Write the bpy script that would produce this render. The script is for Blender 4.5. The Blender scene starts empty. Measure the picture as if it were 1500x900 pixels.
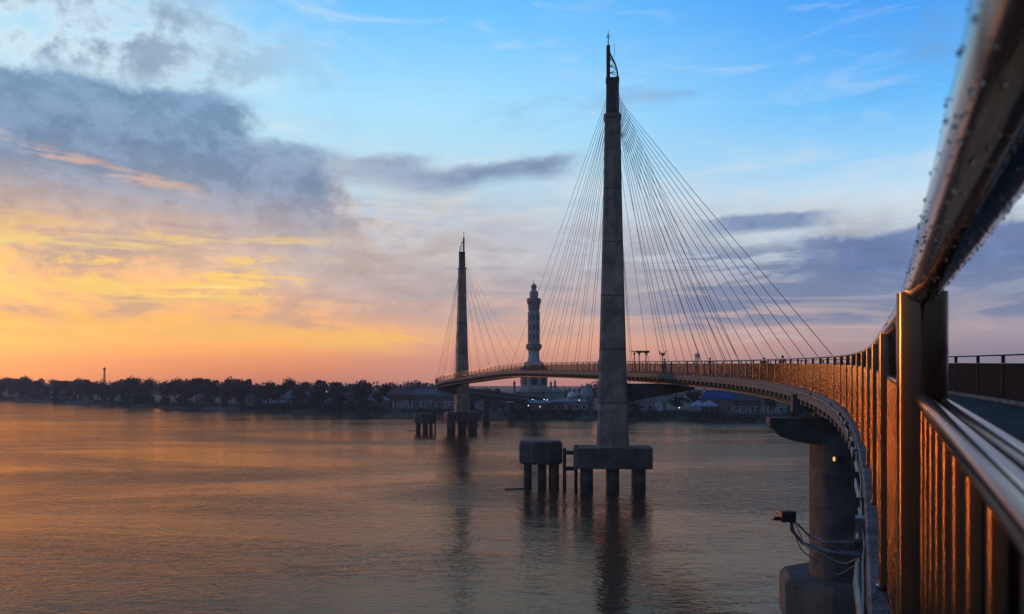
import bpy, math, random
import numpy as np
from mathutils import Vector, Matrix
R = math.radians
random.seed(7)
sc = bpy.context.scene
C = sc.collection
F = 1167.0                      # focal length in pixels of the 1500 px wide photograph
WATER = -12.0                   # camera is at z = 0

# ------------------------------------------------------------------ camera
cam_d = bpy.data.cameras.new('camera')
cam = bpy.data.objects.new('camera', cam_d); C.objects.link(cam)
cam.location = (0, 0, 0); cam.rotation_euler = (R(90), 0, 0)
cam_d.sensor_width = 36; cam_d.lens = 36 * F / 1500
cam_d.shift_y = (564 - 450) / 1500
cam_d.clip_start = 0.02; cam_d.clip_end = 12000
cam_d.dof.use_dof = True; cam_d.dof.focus_distance = 60; cam_d.dof.aperture_fstop = 9
sc.camera = cam
sc.view_settings.view_transform = 'Standard'; sc.view_settings.look = 'None'
sc.view_settings.exposure = 0.0; sc.view_settings.gamma = 1
sc.render.engine = 'CYCLES'
sc.cycles.use_denoising = True
sc.cycles.max_bounces = 6; sc.cycles.volume_bounces = 0
sc.cycles.transparent_max_bounces = 8

# ------------------------------------------------------------------ node expression helper
class X:
    """a socket in a node tree with arithmetic"""
    def __init__(s, nt, v): s.nt = nt; s.v = v
    def m(s, op, *a):
        n = s.nt.nodes.new('ShaderNodeMath'); n.operation = op
        for i, q in enumerate((s,) + a):
            q = q.v if isinstance(q, X) else q
            if isinstance(q, (int, float)): n.inputs[i].default_value = q
            else: s.nt.links.new(q, n.inputs[i])
        return X(s.nt, n.outputs[0])
    def __add__(s, o): return s.m('ADD', o)
    def __sub__(s, o): return s.m('SUBTRACT', o)
    def __mul__(s, o): return s.m('MULTIPLY', o)
    def __truediv__(s, o): return s.m('DIVIDE', o)
    __radd__ = __add__; __rmul__ = __mul__
    def __rsub__(s, o): return X(s.nt, o).m('SUBTRACT', s)
    def clamp(s): return s.m('MAXIMUM', 0.0).m('MINIMUM', 1.0)
    def ss(s, a, b):             # smooth step a -> b (a may exceed b)
        n = s.nt.nodes.new('ShaderNodeMapRange'); n.interpolation_type = 'SMOOTHSTEP'
        s.nt.links.new(s.v, n.inputs[0])
        if a <= b: n.inputs[1].default_value, n.inputs[2].default_value, n.inputs[3].default_value, n.inputs[4].default_value = a, b, 0, 1
        else: n.inputs[1].default_value, n.inputs[2].default_value, n.inputs[3].default_value, n.inputs[4].default_value = b, a, 1, 0
        return X(s.nt, n.outputs[0])
def xyz(nt, x, y, z):
    n = nt.nodes.new('ShaderNodeCombineXYZ')
    for i, q in enumerate((x, y, z)):
        if isinstance(q, X): nt.links.new(q.v, n.inputs[i])
        else: n.inputs[i].default_value = q
    return n.outputs[0]
def noise(nt, vec, scale, detail=4, rough=0.5, dist=0.0):
    n = nt.nodes.new('ShaderNodeTexNoise'); n.inputs['Scale'].default_value = scale
    n.inputs['Detail'].default_value = detail; n.inputs['Roughness'].default_value = rough
    n.inputs['Distortion'].default_value = dist
    if vec is not None: nt.links.new(vec, n.inputs['Vector'])
    return X(nt, n.outputs[0])
def s2l(c):
    return tuple((v / 255 / 12.92 if v / 255 <= 0.04045 else ((v / 255 + 0.055) / 1.055) ** 2.4) for v in c) + (1.0,)
def ramp(nt, fac, stops, conv=True):
    n = nt.nodes.new('ShaderNodeValToRGB'); cr = n.color_ramp; cr.interpolation = 'EASE' if False else 'LINEAR'
    while len(cr.elements) < len(stops): cr.elements.new(0.5)
    for e, (p, c) in zip(cr.elements, stops):
        e.position = p; e.color = s2l(c) if conv else tuple(c) + (1,)
    nt.links.new(fac.v, n.inputs[0])
    return n.outputs[0]
def mix(nt, fac, a, b, mode='MIX'):
    n = nt.nodes.new('ShaderNodeMix'); n.data_type = 'RGBA'; n.blend_type = mode
    if isinstance(fac, X): nt.links.new(fac.v, n.inputs[0])
    else: n.inputs[0].default_value = fac
    for q, i in ((a, 6), (b, 7)):
        if isinstance(q, tuple): n.inputs[i].default_value = q
        else: nt.links.new(q, n.inputs[i])
    return n.outputs[2]

# ------------------------------------------------------------------ world: dusk sky with a cloud layer, in sky directions
SUN_AZ, SUN_EL = -41.0, 3.0     # degrees; azimuth from straight ahead (+y), clockwise
world = bpy.data.worlds.new('World'); sc.world = world; world.use_nodes = True
nt = world.node_tree; nt.nodes.clear()
tc = nt.nodes.new('ShaderNodeTexCoord')
sep = nt.nodes.new('ShaderNodeSeparateXYZ'); nt.links.new(tc.outputs['Generated'], sep.inputs[0])
dx, dy, dz = (X(nt, sep.outputs[i]) for i in range(3))
E = dz.m('ARCSINE') * (180 / math.pi)
Em = E.m('ABSOLUTE')
A = dx.m('ARCTAN2', dy) * (180 / math.pi)
cs0 = (A - SUN_AZ).m('MULTIPLY', math.pi / 180).m('COSINE')          # 1 toward the sun, -1 away from it
cs = cs0 + Em.ss(8.0, 3.5) * 0.07
T = (Em / 60.0).clamp()
def st(*a): return [(e / 60.0, c) for e, c in a]
sun_side = ramp(nt, T, st((0, (176, 104, 92)), (1.2, (222, 128, 90)), (3, (250, 168, 92)), (5.5, (250, 176, 102)), (8.5, (246, 182, 116)), (11, (222, 178, 148)), (13.5, (196, 196, 196)), (17, (186, 216, 230)), (21, (166, 214, 238)), (30, (96, 170, 226)), (45, (50, 112, 184)), (60, (34, 84, 150))))
middle = ramp(nt, T, st((0, (190, 130, 122)), (1.5, (210, 140, 122)), (3, (222, 160, 136)), (5, (204, 164, 154)), (8, (184, 174, 180)), (11.5, (176, 188, 206)), (15, (176, 212, 230)), (19, (160, 216, 246)), (25, (104, 188, 248)), (32, (70, 156, 236)), (45, (40, 104, 186)), (60, (28, 78, 148))))
away = ramp(nt, T, st((0, (112, 110, 136)), (2, (140, 130, 150)), (3.8, (166, 152, 164)), (5.5, (128, 136, 166)), (8, (146, 166, 196)), (11.5, (206, 221, 232)), (14.5, (150, 204, 242)), (18, (98, 182, 246)), (24, (60, 152, 240)), (32, (46, 128, 220)), (45, (30, 86, 164)), (60, (22, 66, 134))))
behind = ramp(nt, T, st((0, (50, 52, 66)), (6, (58, 64, 84)), (14, (52, 72, 104)), (26, (38, 68, 114)), (45, (26, 56, 106)), (60, (20, 50, 100))))
col = mix(nt, cs.ss(0.995, 0.87), sun_side, middle)
col = mix(nt, cs.ss(0.82, 0.36), col, away)
col = mix(nt, cs.ss(0.25, -0.75), col, behind)
# a little of the physical sky under it
nis = nt.nodes.new('ShaderNodeTexSky'); nis.sky_type = 'NISHITA'; nis.sun_disc = False
nis.sun_elevation = R(SUN_EL); nis.sun_rotation = R(SUN_AZ)
col = mix(nt, 0.02, col, nis.outputs[0], 'ADD')
# cloud plane coordinates
inv = 1.0 / (dz.m('ABSOLUTE') + 0.10) if False else X(nt, 1.0).m('DIVIDE', dz.m('ABSOLUTE') + 0.10)
pv = xyz(nt, dx * inv, dy * inv, 0.0)
av = xyz(nt, A / 10.0, E / 4.0, 0.0)                                 # stretched along the horizon
bv = xyz(nt, A / 10.0, E / 8.0, 3.7)
n1 = noise(nt, pv, 1.3, 6, 0.58, 0.4)
n2 = noise(nt, av, 1.6, 6, 0.6, 0.5)
n3 = noise(nt, bv, 2.4, 7, 0.62, 0.3)
n4 = noise(nt, av, 3.3, 5, 0.55, 0.8)
n5 = noise(nt, bv, 7.5, 6, 0.6, 0.2)
ne = n3 * 0.68 + n5 * 0.32
sv = xyz(nt, A / 16.0 + E / 30.0, E / 1.9, 9.1)
n6 = noise(nt, sv, 1.5, 6, 0.58, 0.7)
warm = cs0.ss(0.70, 0.97)
def cloudcol(w, c): return mix(nt, warm, s2l(c), s2l(w))
wv_ = xyz(nt, A / 13.0 - E / 22.0, E / 3.2, 21.3)
n7 = noise(nt, wv_, 1.7, 7, 0.62, 0.9)
side = A.ss(-95, -60)                                                # the lit cloud field fades well left of the frame
# pale veil on the blue side
veil = (n2 * 0.5 + n7 * 0.5).ss(0.42, 0.62) * Em.ss(5.5, 9) * Em.ss(18, 11.5)
col = mix(nt, veil * 0.62, col, cloudcol((238, 202, 160), (216, 222, 226)))
# thin wisps through the upper blue
wisp = n7.ss(0.50, 0.74) * Em.ss(10, 15)
col = mix(nt, wisp * 0.36, col, cloudcol((220, 230, 234), (196, 216, 234)))
puff = n1.ss(0.52, 0.68) * Em.ss(16, 20)
col = mix(nt, puff * 0.62, col, cloudcol((150, 168, 190), (122, 148, 190)))
# grey veil over the lower middle
low = (n2 * 0.6 + n6 * 0.4).ss(0.42, 0.60) * Em.ss(13.5, 9) * Em.ss(2.5, 5.0)
col = mix(nt, low * 0.75, col, cloudcol((184, 158, 146), (158, 156, 168)))
# grey streaks and lit streaks on the sun side
dk = (n6 * 0.75 + n5 * 0.25).ss(0.52, 0.38) * Em.ss(3.6, 5.4) * Em.ss(15.0, 11.0) * A.ss(6, -10) * side
col = mix(nt, dk * 0.46, col, s2l((172, 148, 142)))
nl = n6 * 0.78 + n5 * 0.22
lit = nl.ss(0.50, 0.58) * Em.ss(4.6, 6.2) * Em.ss(12.2, 9.4) * A.ss(-10, -19) * side
col = mix(nt, lit * 0.95, col, s2l((255, 206, 116)))
hot = nl.ss(0.555, 0.62) * n7.ss(0.40, 0.60) * Em.ss(4.6, 6.2) * Em.ss(11.5, 9.4) * A.ss(-13, -21) * side
col = mix(nt, hot * 0.9, col, s2l((255, 228, 146)))
lit2 = (E + (n2 - 0.5) * 2.6 + A * 0.02 - 3.2).m('ABSOLUTE').ss(1.25, 0.1) * A.ss(-2.5, -9) * side * (n6 * 0.7 + n5 * 0.3).ss(0.40, 0.53)
col = mix(nt, lit2 * 0.92, col, s2l((255, 194, 104)))
lit3 = (E + (n7 - 0.5) * 2.6 - A * 0.04 - 10.3).m('ABSOLUTE').ss(0.55, 0.05) * A.ss(-11, -16) * side * n6.ss(0.36, 0.50)
col = mix(nt, lit3 * 0.95, col, s2l((255, 216, 128)))
# broken cloud at the upper left: grey with pale rims
ul = A.ss(-75, -50) * A.ss(-10, -27) * Em.ss(18.4, 20.0) * Em.ss(25.5, 23.0)
col = mix(nt, (n1 * 0.5 + n3 * 0.5).ss(0.42, 0.52) * ul * 0.55, col, s2l((222, 234, 240)))
col = mix(nt, (n1 * 0.5 + n3 * 0.5).ss(0.48, 0.58) * ul * 0.85, col, s2l((128, 152, 180)))
# dark cloud banks: billowing tops, soft bottoms
def bank(col, a0, a1, etop, ebot, slope, amp, strength, cw, cc, soft=1.0, ragged=12.0, fall=0.35):
    q = E + (A - (a0 + a1) / 2) * slope
    qt = q - (ne - 0.5) * amp
    qb = q + (n2 - 0.5) * amp * 0.8
    th = etop - ebot
    mk = qt.ss(etop + 0.5 * soft, etop - 0.6 * soft) * qb.ss(ebot - th * 0.3, ebot + th * fall)
    aw = A + (ne - 0.5) * ragged
    mk = mk * aw.ss(a0 - 2.5, a0 + 2.5) * aw.ss(a1 + 1.2, a1 - 1.8)
    shade = mix(nt, (n3 * 0.35 + n5 * 0.3 + n2 * 0.35).ss(0.42, 0.58), cloudcol(cw, cc), cloudcol(tuple(min(255, v + 26) for v in cw), tuple(min(255, v + 20) for v in cc)))
    return mix(nt, mk * strength, col, shade)
col = bank(col, -72, -11.0, 14.8, 9.0, 0.0, 3.0, 0.62, (160, 146, 148), (140, 142, 160), 1.6, 14.0, 0.5)
col = bank(col, -72, -18.2, 18.8, 14.5, 0.0, 3.4, 0.88, (98, 128, 164), (92, 120, 156), 0.8, 9.0)
col = bank(col, -70, -12.6, 17.0, 12.0, 0.03, 3.0, 0.84, (108, 132, 164), (98, 122, 156), 0.8, 6.0, 0.55)
lit4 = (E + (n7 - 0.5) * 3.0 + (A + 26.0) * 0.18 - 13.4).m('ABSOLUTE').ss(0.7, 0.05) * A.ss(-20, -24) * side * nl.ss(0.42, 0.56)
col = mix(nt, lit4 * 0.5, col, s2l((246, 190, 146)))
col = bank(col, -12.5, -5.5, 15.9, 13.8, 0.0, 2.8, 0.8, (136, 148, 172), (112, 132, 166), 0.7, 6.0, 0.5)
col = bank(col, -6.5, 4.2, 15.6, 14.0, -0.14, 2.2, 0.85, (130, 140, 168), (108, 128, 162), 0.6, 6.0, 0.5)
col = bank(col, 14.2, 21.5, 11.5, 10.4, -0.03, 1.3, 0.9, (120, 130, 160), (100, 122, 160), 0.35, 5.0)
col = bank(col, 20, 52, 9.8, 6.6, 0.0, 2.2, 0.9, (110, 124, 160), (88, 110, 156), 0.5, 10.0)
str_ = n6.ss(0.46, 0.58) * A.ss(7, 14) * A.ss(75, 50) * Em.ss(3.4, 4.6) * Em.ss(10.4, 8.6)
col = mix(nt, str_ * 0.75, col, s2l((108, 126, 162)))
pk = n6.ss(0.46, 0.36) * A.ss(0, 8) * A.ss(75, 50) * Em.ss(2.2, 3.2) * Em.ss(6.0, 4.6)
col = mix(nt, pk * 0.5, col, s2l((206, 186, 184)))
bg = nt.nodes.new('ShaderNodeBackground'); bg.inputs[1].default_value = 1.07
nt.links.new(col, bg.inputs[0])
wo = nt.nodes.new('ShaderNodeOutputWorld'); nt.links.new(bg.outputs[0], wo.inputs[0])

sun_d = bpy.data.lights.new('sun', 'SUN'); sun = bpy.data.objects.new('sun', sun_d); C.objects.link(sun)
sun_d.energy = 1.0; sun_d.angle = R(7); sun_d.color = (1.0, 0.38, 0.11)
_d = Vector((math.sin(R(SUN_AZ)) * math.cos(R(SUN_EL)), math.cos(R(SUN_AZ)) * math.cos(R(SUN_EL)), math.sin(R(SUN_EL))))
sun.rotation_euler = _d.to_track_quat('Z', 'Y').to_euler()
sun.location = _d * 400

# ------------------------------------------------------------------ materials
M = {}
def mat(name, base, rough=0.7, metal=0.0, var=0.0, scale=3.0, bump=0.0, bscale=20.0, streak=0.0, base2=None, emit=None, estr=0.0, ior=None):
    m = bpy.data.materials.new(name); m.use_nodes = True
    t = m.node_tree; b = t.nodes['Principled BSDF']
    b.inputs['Roughness'].default_value = rough; b.inputs['Metallic'].default_value = metal
    b.inputs['Base Color'].default_value = tuple(base) + (1,)
    if name in ('deck_paving', 'dark_railing'): b.inputs['Specular IOR Level'].default_value = 0.15
    if ior: b.inputs['IOR'].default_value = ior
    if var or base2:
        co = t.nodes.new('ShaderNodeTexCoord')
        g = t.nodes.new('ShaderNodeMapping'); t.links.new(co.outputs['Object'], g.inputs[0])
        n = noise(t, g.outputs[0], scale, 6, 0.6, 0.3)
        b2 = tuple(base2) if base2 else tuple(c * (1 - var) for c in base)
        cc = mix(t, n.ss(0.35, 0.65), tuple(base) + (1,), b2 + (1,))
        if streak:
            g2 = t.nodes.new('ShaderNodeMapping'); g2.inputs['Scale'].default_value = (1, 1, 0.06)
            t.links.new(co.outputs['Object'], g2.inputs[0])
            n5 = noise(t, g2.outputs[0], scale * 2.2, 5, 0.6)
            cc = mix(t, n5.ss(0.45, 0.72) * streak, cc, tuple(c * 0.35 for c in base) + (1,))
        t.links.new(cc, b.inputs['Base Color'])
        rr = n * (0.06 if metal > .5 else 0.25) + (rough - (0.03 if metal > .5 else 0.12))
        t.links.new(rr.v, b.inputs['Roughness'])
    if bump:
        co = t.nodes.new('ShaderNodeTexCoord')
        n = noise(t, co.outputs['Object'], bscale, 5, 0.6)
        bp = t.nodes.new('ShaderNodeBump'); bp.inputs['Strength'].default_value = bump; bp.inputs['Distance'].default_value = 0.05
        t.links.new(n.v, bp.inputs['Height']); t.links.new(bp.outputs[0], b.inputs['Normal'])
    if emit:
        b.inputs['Emission Color'].default_value = tuple(emit) + (1,); b.inputs['Emission Strength'].default_value = estr
    M[name] = m
    return m
mat('concrete', (0.34, 0.27, 0.21), 0.85, var=0.5, scale=0.45, bump=0.35, bscale=6, streak=0.85)
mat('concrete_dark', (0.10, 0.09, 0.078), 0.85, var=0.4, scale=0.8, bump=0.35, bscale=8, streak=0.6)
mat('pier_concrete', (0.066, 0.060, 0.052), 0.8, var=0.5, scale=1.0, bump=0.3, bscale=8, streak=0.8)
mat('slab_concrete', (0.19, 0.18, 0.17), 0.85, var=0.6, scale=4, bump=0.9, bscale=25, streak=0.5)
mat('girder_steel', (0.17, 0.15, 0.135), 0.6, var=0.4, scale=2, bump=0.1)
mat('deck_paving', (0.04, 0.039, 0.038), 0.9, var=0.35, scale=2, bump=0.3, bscale=40)
mat('steel', (0.075, 0.063, 0.056), 0.11, metal=1.0, var=0.2, scale=7)
mat('steel_tube', (0.10, 0.073, 0.058), 0.13, metal=1.0, var=0.2, scale=11)
mat('dark_railing', (0.028, 0.024, 0.021), 0.6, var=0.3, scale=6)  # near-black tone for the right railing's posts and balusters
mat('cable', (0.10, 0.10, 0.105), 0.5)
mat('dark_steel', (0.05, 0.05, 0.055), 0.5, metal=0.3, var=0.3)
mat('pile', (0.085, 0.075, 0.065), 0.9, var=0.45, scale=0.9, bump=0.4, bscale=5, streak=0.4)
for nm_ in ('pile', 'concrete_dark'):
    t = M[nm_].node_tree; b = t.nodes['Principled BSDF']; co = t.nodes.new('ShaderNodeTexCoord')
    ge = t.nodes.new('ShaderNodeNewGeometry'); sp = t.nodes.new('ShaderNodeSeparateXYZ'); t.links.new(ge.outputs['Position'], sp.inputs[0])
    nz = noise(t, ge.outputs['Position'], 1.3, 5, 0.6)
    wet = (X(t, sp.outputs[2]) + (nz - 0.5) * 1.4).ss(-10.2, -11.0)
    src = b.inputs['Base Color'].links[0].from_socket
    t.links.new(mix(t, wet * 0.8, src, (0.030, 0.028, 0.016, 1)), b.inputs['Base Color'])
mat('black_plastic', (0.03, 0.03, 0.035), 0.45)
mat('conduit', (0.13, 0.125, 0.12), 0.4, var=0.3, scale=5)
mat('lamp_lit', (0.8, 0.8, 0.75), 0.3, emit=(1.0, 0.95, 0.85), estr=2.6)
mat('lamp_amber', (0.8, 0.6, 0.2), 0.3, emit=(1.0, 0.66, 0.15), estr=0.8)
mat('lamp_glass', (0.55, 0.55, 0.55), 0.25)
mat('bark', (0.06, 0.045, 0.035), 0.9, var=0.3)
for nm, c in (('leaf_dark', (0.035, 0.05, 0.022)), ('leaf_mid', (0.05, 0.068, 0.028)), ('leaf_olive', (0.065, 0.068, 0.03)), ('leaf_palm', (0.045, 0.062, 0.03))):
    mat(nm, c, 0.75, var=0.45, scale=0.7)
mat('soil', (0.075, 0.06, 0.045), 0.95, var=0.5, scale=0.08, base2=(0.045, 0.055, 0.028))
mat('grass', (0.05, 0.07, 0.03), 0.95, var=0.4, scale=0.3)
for nm, c in (('wall_cream', (0.2, 0.18, 0.15)), ('wall_grey', (0.13, 0.13, 0.13)), ('wall_timber', (0.13, 0.09, 0.06)), ('wall_green', (0.16, 0.24, 0.21)), ('wall_pink', (0.2, 0.13, 0.12)), ('wall_white', (0.27, 0.27, 0.27)),
              ('roof_rust', (0.15, 0.07, 0.05)), ('roof_zinc', (0.14, 0.145, 0.155)), ('roof_blue', (0.012, 0.05, 0.19)), ('roof_red', (0.20, 0.06, 0.05)), ('roof_brown', (0.10, 0.075, 0.06)), ('roof_pale', (0.26, 0.265, 0.28)),
              ('fabric_white', (0.4, 0.41, 0.43)), ('fabric_blue', (0.30, 0.42, 0.52)), ('tower_blue', (0.36, 0.42, 0.46)), ('tower_trim', (0.22, 0.2, 0.18)), ('tower_stone', (0.3, 0.3, 0.3)), ('dome_white', (0.62, 0.62, 0.63)), ('dome_green', (0.22, 0.32, 0.30)),
              ('letter_white', (0.29, 0.29, 0.30)), ('paint_red', (0.42, 0.07, 0.06)), ('paint_white', (0.6, 0.6, 0.6)), ('door_brown', (0.09, 0.06, 0.04))):
    mat(nm, c, 0.75, var=0.25, scale=0.9)
mat('pane', (0.03, 0.035, 0.04), 0.12)
mat('skin', (0.24, 0.14, 0.09), 0.6)
mat('hair', (0.012, 0.010, 0.009), 0.6)
for nm, c in (('cloth_dark', (0.03, 0.03, 0.04)), ('cloth_red', (0.25, 0.05, 0.05)), ('cloth_grey', (0.16, 0.16, 0.18)), ('cloth_blue', (0.05, 0.08, 0.18)), ('cloth_white', (0.5, 0.5, 0.5))):
    mat(nm, c, 0.85, var=0.2, scale=8)
# droplets: clear water
m = bpy.data.materials.new('droplet_water'); m.use_nodes = True
b = m.node_tree.nodes['Principled BSDF']; b.inputs['Transmission Weight'].default_value = 1; b.inputs['Roughness'].default_value = 0.0; b.inputs['IOR'].default_value = 1.33
M['droplet_water'] = m
# river water
m = bpy.data.materials.new('river_water'); m.use_nodes = True; t = m.node_tree; b = t.nodes['Principled BSDF']
b.inputs['Base Color'].default_value = (0.09, 0.05, 0.028, 1); b.inputs['Roughness'].default_value = 0.08; b.inputs['IOR'].default_value = 1.33; b.inputs['Specular Tint'].default_value = (1.0, 0.74, 0.54, 1)
co = t.nodes.new('ShaderNodeTexCoord')
g = t.nodes.new('ShaderNodeMapping'); g.inputs['Scale'].default_value = (0.55, 1.0, 1); g.inputs['Rotation'].default_value = (0, 0, R(-14)); t.links.new(co.outputs['Object'], g.inputs[0])
r1 = noise(t, g.outputs[0], 0.55, 3, 0.55, 0.6)
r2 = noise(t, g.outputs[0], 2.2, 4, 0.6, 0.4)
r3 = noise(t, g.outputs[0], 0.10, 2, 0.5, 0.5)
gl = t.nodes.new('ShaderNodeMapping'); gl.inputs['Scale'].default_value = (0.35, 1.0, 1); gl.inputs['Rotation'].default_value = (0, 0, R(18)); t.links.new(co.outputs['Object'], gl.inputs[0])
patch = noise(t, gl.outputs[0], 0.022, 4, 0.6, 1.2)
rdg = 1.0 - (r1 - 0.5).m('ABSOLUTE') * 4.0 if False else X(t, 1.0).m('SUBTRACT', (r1 - 0.5).m('ABSOLUTE') * 4.0)
r4 = noise(t, g.outputs[0], 1.1, 3, 0.55, 0.8)
rd2 = X(t, 1.0).m('SUBTRACT', (r4 - 0.5).m('ABSOLUTE') * 4.0)
h = (rdg * 0.24 + rd2 * 0.32 + r2 * 0.55 + r3 * 0.8) * (patch.ss(0.38, 0.62) * 0.95 + 0.35)
bp = t.nodes.new('ShaderNodeBump'); bp.inputs['Strength'].default_value = 1.0; bp.inputs['Distance'].default_value = 0.10
t.links.new(h.v, bp.inputs['Height'])
t.nodes.remove(b)                                # silt body and a silt-tinted surface reflection, joined by Fresnel
df = t.nodes.new('ShaderNodeBsdfDiffuse'); df.inputs['Color'].default_value = (0.10, 0.055, 0.030, 1)
gs = t.nodes.new('ShaderNodeBsdfGlossy'); gs.inputs['Color'].default_value = (1.0, 0.68, 0.50, 1); gs.inputs['Roughness'].default_value = 0.06
fr = t.nodes.new('ShaderNodeFresnel'); fr.inputs['IOR'].default_value = 1.33
ms = t.nodes.new('ShaderNodeMixShader')
for nd in (df, gs, fr): t.links.new(bp.outputs[0], nd.inputs['Normal'])
t.links.new(fr.outputs[0], ms.inputs[0]); t.links.new(df.outputs[0], ms.inputs[1]); t.links.new(gs.outputs[0], ms.inputs[2])
t.links.new(ms.outputs[0], t.nodes['Material Output'].inputs['Surface'])
M['river_water'] = m

# ------------------------------------------------------------------ mesh builders
ORI = {}
class MB:
    def __init__(s): s.v = []; s.f = []; s.sm = []
    def add(s, vs, fs, smooth=False):
        o = len(s.v); s.v += [tuple(q) for q in vs]
        for f in fs: s.f.append(tuple(i + o for i in f)); s.sm.append(smooth)
        return s
    def box(s, c, d, rz=0, taper=1.0):
        x, y, z = (q / 2 for q in d); cr, sr = math.cos(rz), math.sin(rz); vs = []
        for sz in (-1, 1):
            k = taper if sz > 0 else 1
            for sx, sy in ((-1, -1), (1, -1), (1, 1), (-1, 1)):
                px, py = sx * x * k, sy * y * k
                vs.append((c[0] + px * cr - py * sr, c[1] + px * sr + py * cr, c[2] + sz * z))
        return s.add(vs, [(3, 2, 1, 0), (4, 5, 6, 7), (0, 1, 5, 4), (1, 2, 6, 5), (2, 3, 7, 6), (3, 0, 4, 7)])
    def tube(s, pts, r, n=8, cap=True):
        pts = [Vector(p) for p in pts]; rs = r if isinstance(r, (list, tuple)) else [r] * len(pts)
        o = len(s.v); up0 = None; vs = []
        for i, p in enumerate(pts):
            d = (pts[min(i + 1, len(pts) - 1)] - pts[max(i - 1, 0)]).normalized()
            if up0 is None:
                up0 = Vector((0, 0, 1)) if abs(d.z) < 0.9 else Vector((1, 0, 0))
            a = d.cross(up0).normalized(); bb = a.cross(d).normalized(); up0 = bb
            for k in range(n):
                an = 2 * math.pi * k / n
                vs.append(p + a * math.cos(an) * rs[i] + bb * math.sin(an) * rs[i])
        fs = []
        for i in range(len(pts) - 1):
            for k in range(n):
                fs.append(((i + 1) * n + k, (i + 1) * n + (k + 1) % n, i * n + (k + 1) % n, i * n + k))
        s.add(vs, fs, True)
        if cap:
            s.add(vs[:n], [tuple(range(n))]); s.add(vs[-n:], [tuple(range(n))[::-1]])
        return s
    def lathe(s, c, prof, n=16, rz=0.0, smooth=True, sx=1.0, sy=1.0):
        rings = []
        for r, z in prof:
            rings.append([(c[0] + r * sx * math.cos(2 * math.pi * (k + 0.5) / n + rz), c[1] + r * sy * math.sin(2 * math.pi * (k + 0.5) / n + rz), c[2] + z) for k in range(n)])
        i = 0
        while i < len(prof) - 1:            # runs without a sharp corner share normals
            j = i + 1
            while j < len(prof) - 1:
                a = Vector((prof[j][0] - prof[j - 1][0], prof[j][1] - prof[j - 1][1])); b_ = Vector((prof[j + 1][0] - prof[j][0], prof[j + 1][1] - prof[j][1]))
                if a.length < 1e-9 or b_.length < 1e-9 or a.angle(b_) > 0.6: break
                j += 1
            fs = [(q * n + k, q * n + (k + 1) % n, (q + 1) * n + (k + 1) % n, (q + 1) * n + k) for q in range(j - i) for k in range(n)]
            s.add([v for rg in rings[i:j + 1] for v in rg], fs, smooth); i = j
        s.add(rings[0], [tuple(range(n))[::-1]]); s.add(rings[-1], [tuple(range(n))])
        return s
    def mesh(s, name, mats, o=(0, 0, 0)):
        me = bpy.data.meshes.new(name)
        me.from_pydata([(a - o[0], b_ - o[1], c - o[2]) for a, b_, c in s.v], [], s.f)
        me.polygons.foreach_set('use_smooth', s.sm)
        me.materials.append(M[mats]); me.update()
        return me
    def build(s, name, material, parent=None, at=None, **tags):
        """vertices are world coordinates; origin = the parent's origin (or `at`)"""
        o = ORI[parent.name] if parent is not None else Vector(at or (0, 0, 0))
        if parent is not None and at is not None: oo = Vector(at)
        else: oo = o
        ob = bpy.data.objects.new(name, s.mesh(name, material, oo)); C.objects.link(ob)
        if parent is not None: ob.parent = parent; ob.location = oo - o
        else: ob.location = oo
        ORI[ob.name] = oo
        for k, v in tags.items(): ob[k] = v
        return ob
def tag(o, label, cat, group=None):
    o['label'] = label; o['category'] = cat
    if group: o['group'] = group
    return o
def thing(name, loc, label, cat, group=None):
    o = bpy.data.objects.new(name, None); C.objects.link(o); o.location = loc; o.empty_display_size = 0.3
    ORI[o.name] = Vector(loc)
    return tag(o, label, cat, group)
def piece(name, me, parent, loc, rz=0.0, scale=None):
    o = bpy.data.objects.new(name, me); C.objects.link(o); o.parent = parent
    o.location = Vector(loc) - ORI[parent.name]; o.rotation_euler.z = rz
    if scale: o.scale = scale
    ORI[o.name] = Vector(loc)
    return o
def copy_tree(o, parent=None):
    c = o.copy(); C.objects.link(c); c.parent = parent
    for ch in list(o.children): copy_tree(ch, c)
    return c
def at(px, Y, y=None, z=None):
    return Vector(((px - 750) / F * Y, Y, (564 - y) / F * Y if y is not None else z))

# ------------------------------------------------------------------ setting: water and far bank
w = MB(); w.add([(-6000, -3000, WATER), (6000, -3000, WATER), (6000, 9000, WATER), (-6000, 9000, WATER)], [(0, 1, 2, 3)])
w.build('river', 'river_water', kind='structure')
BANK = [(-2600, 2300), (-1200, 1320), (-700, 905), (-411, 639), (-240, 468), (-123, 362), (-39, 308), (26, 279), (76, 256), (160, 226), (320, 180), (700, 90), (1600, -60)]
def bank_pt(t):
    t = max(0, min(len(BANK) - 1.001, t)); i = int(t); f = t - i
    return Vector((BANK[i][0] * (1 - f) + BANK[i + 1][0] * f, BANK[i][1] * (1 - f) + BANK[i + 1][1] * f, 0))
def bank_n(t):
    i = int(max(0, min(len(BANK) - 1.001, t)))
    d = Vector((BANK[i + 1][0] - BANK[i][0], BANK[i + 1][1] - BANK[i][1], 0)).normalized()
    return Vector((-d.y, d.x, 0))
def ground_z(off): # height of the bank at a distance behind the waterline
    return WATER + (-0.5 if off < 0 else 2.6 * min(1, off / 9.0) ** 0.7 + min(off, 120) * 0.006)
rows = [-3, 0, 1.5, 4, 9, 20, 60, 200, 900, 4000]; vs = []; fs = []; NT = 120
bn = []
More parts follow.
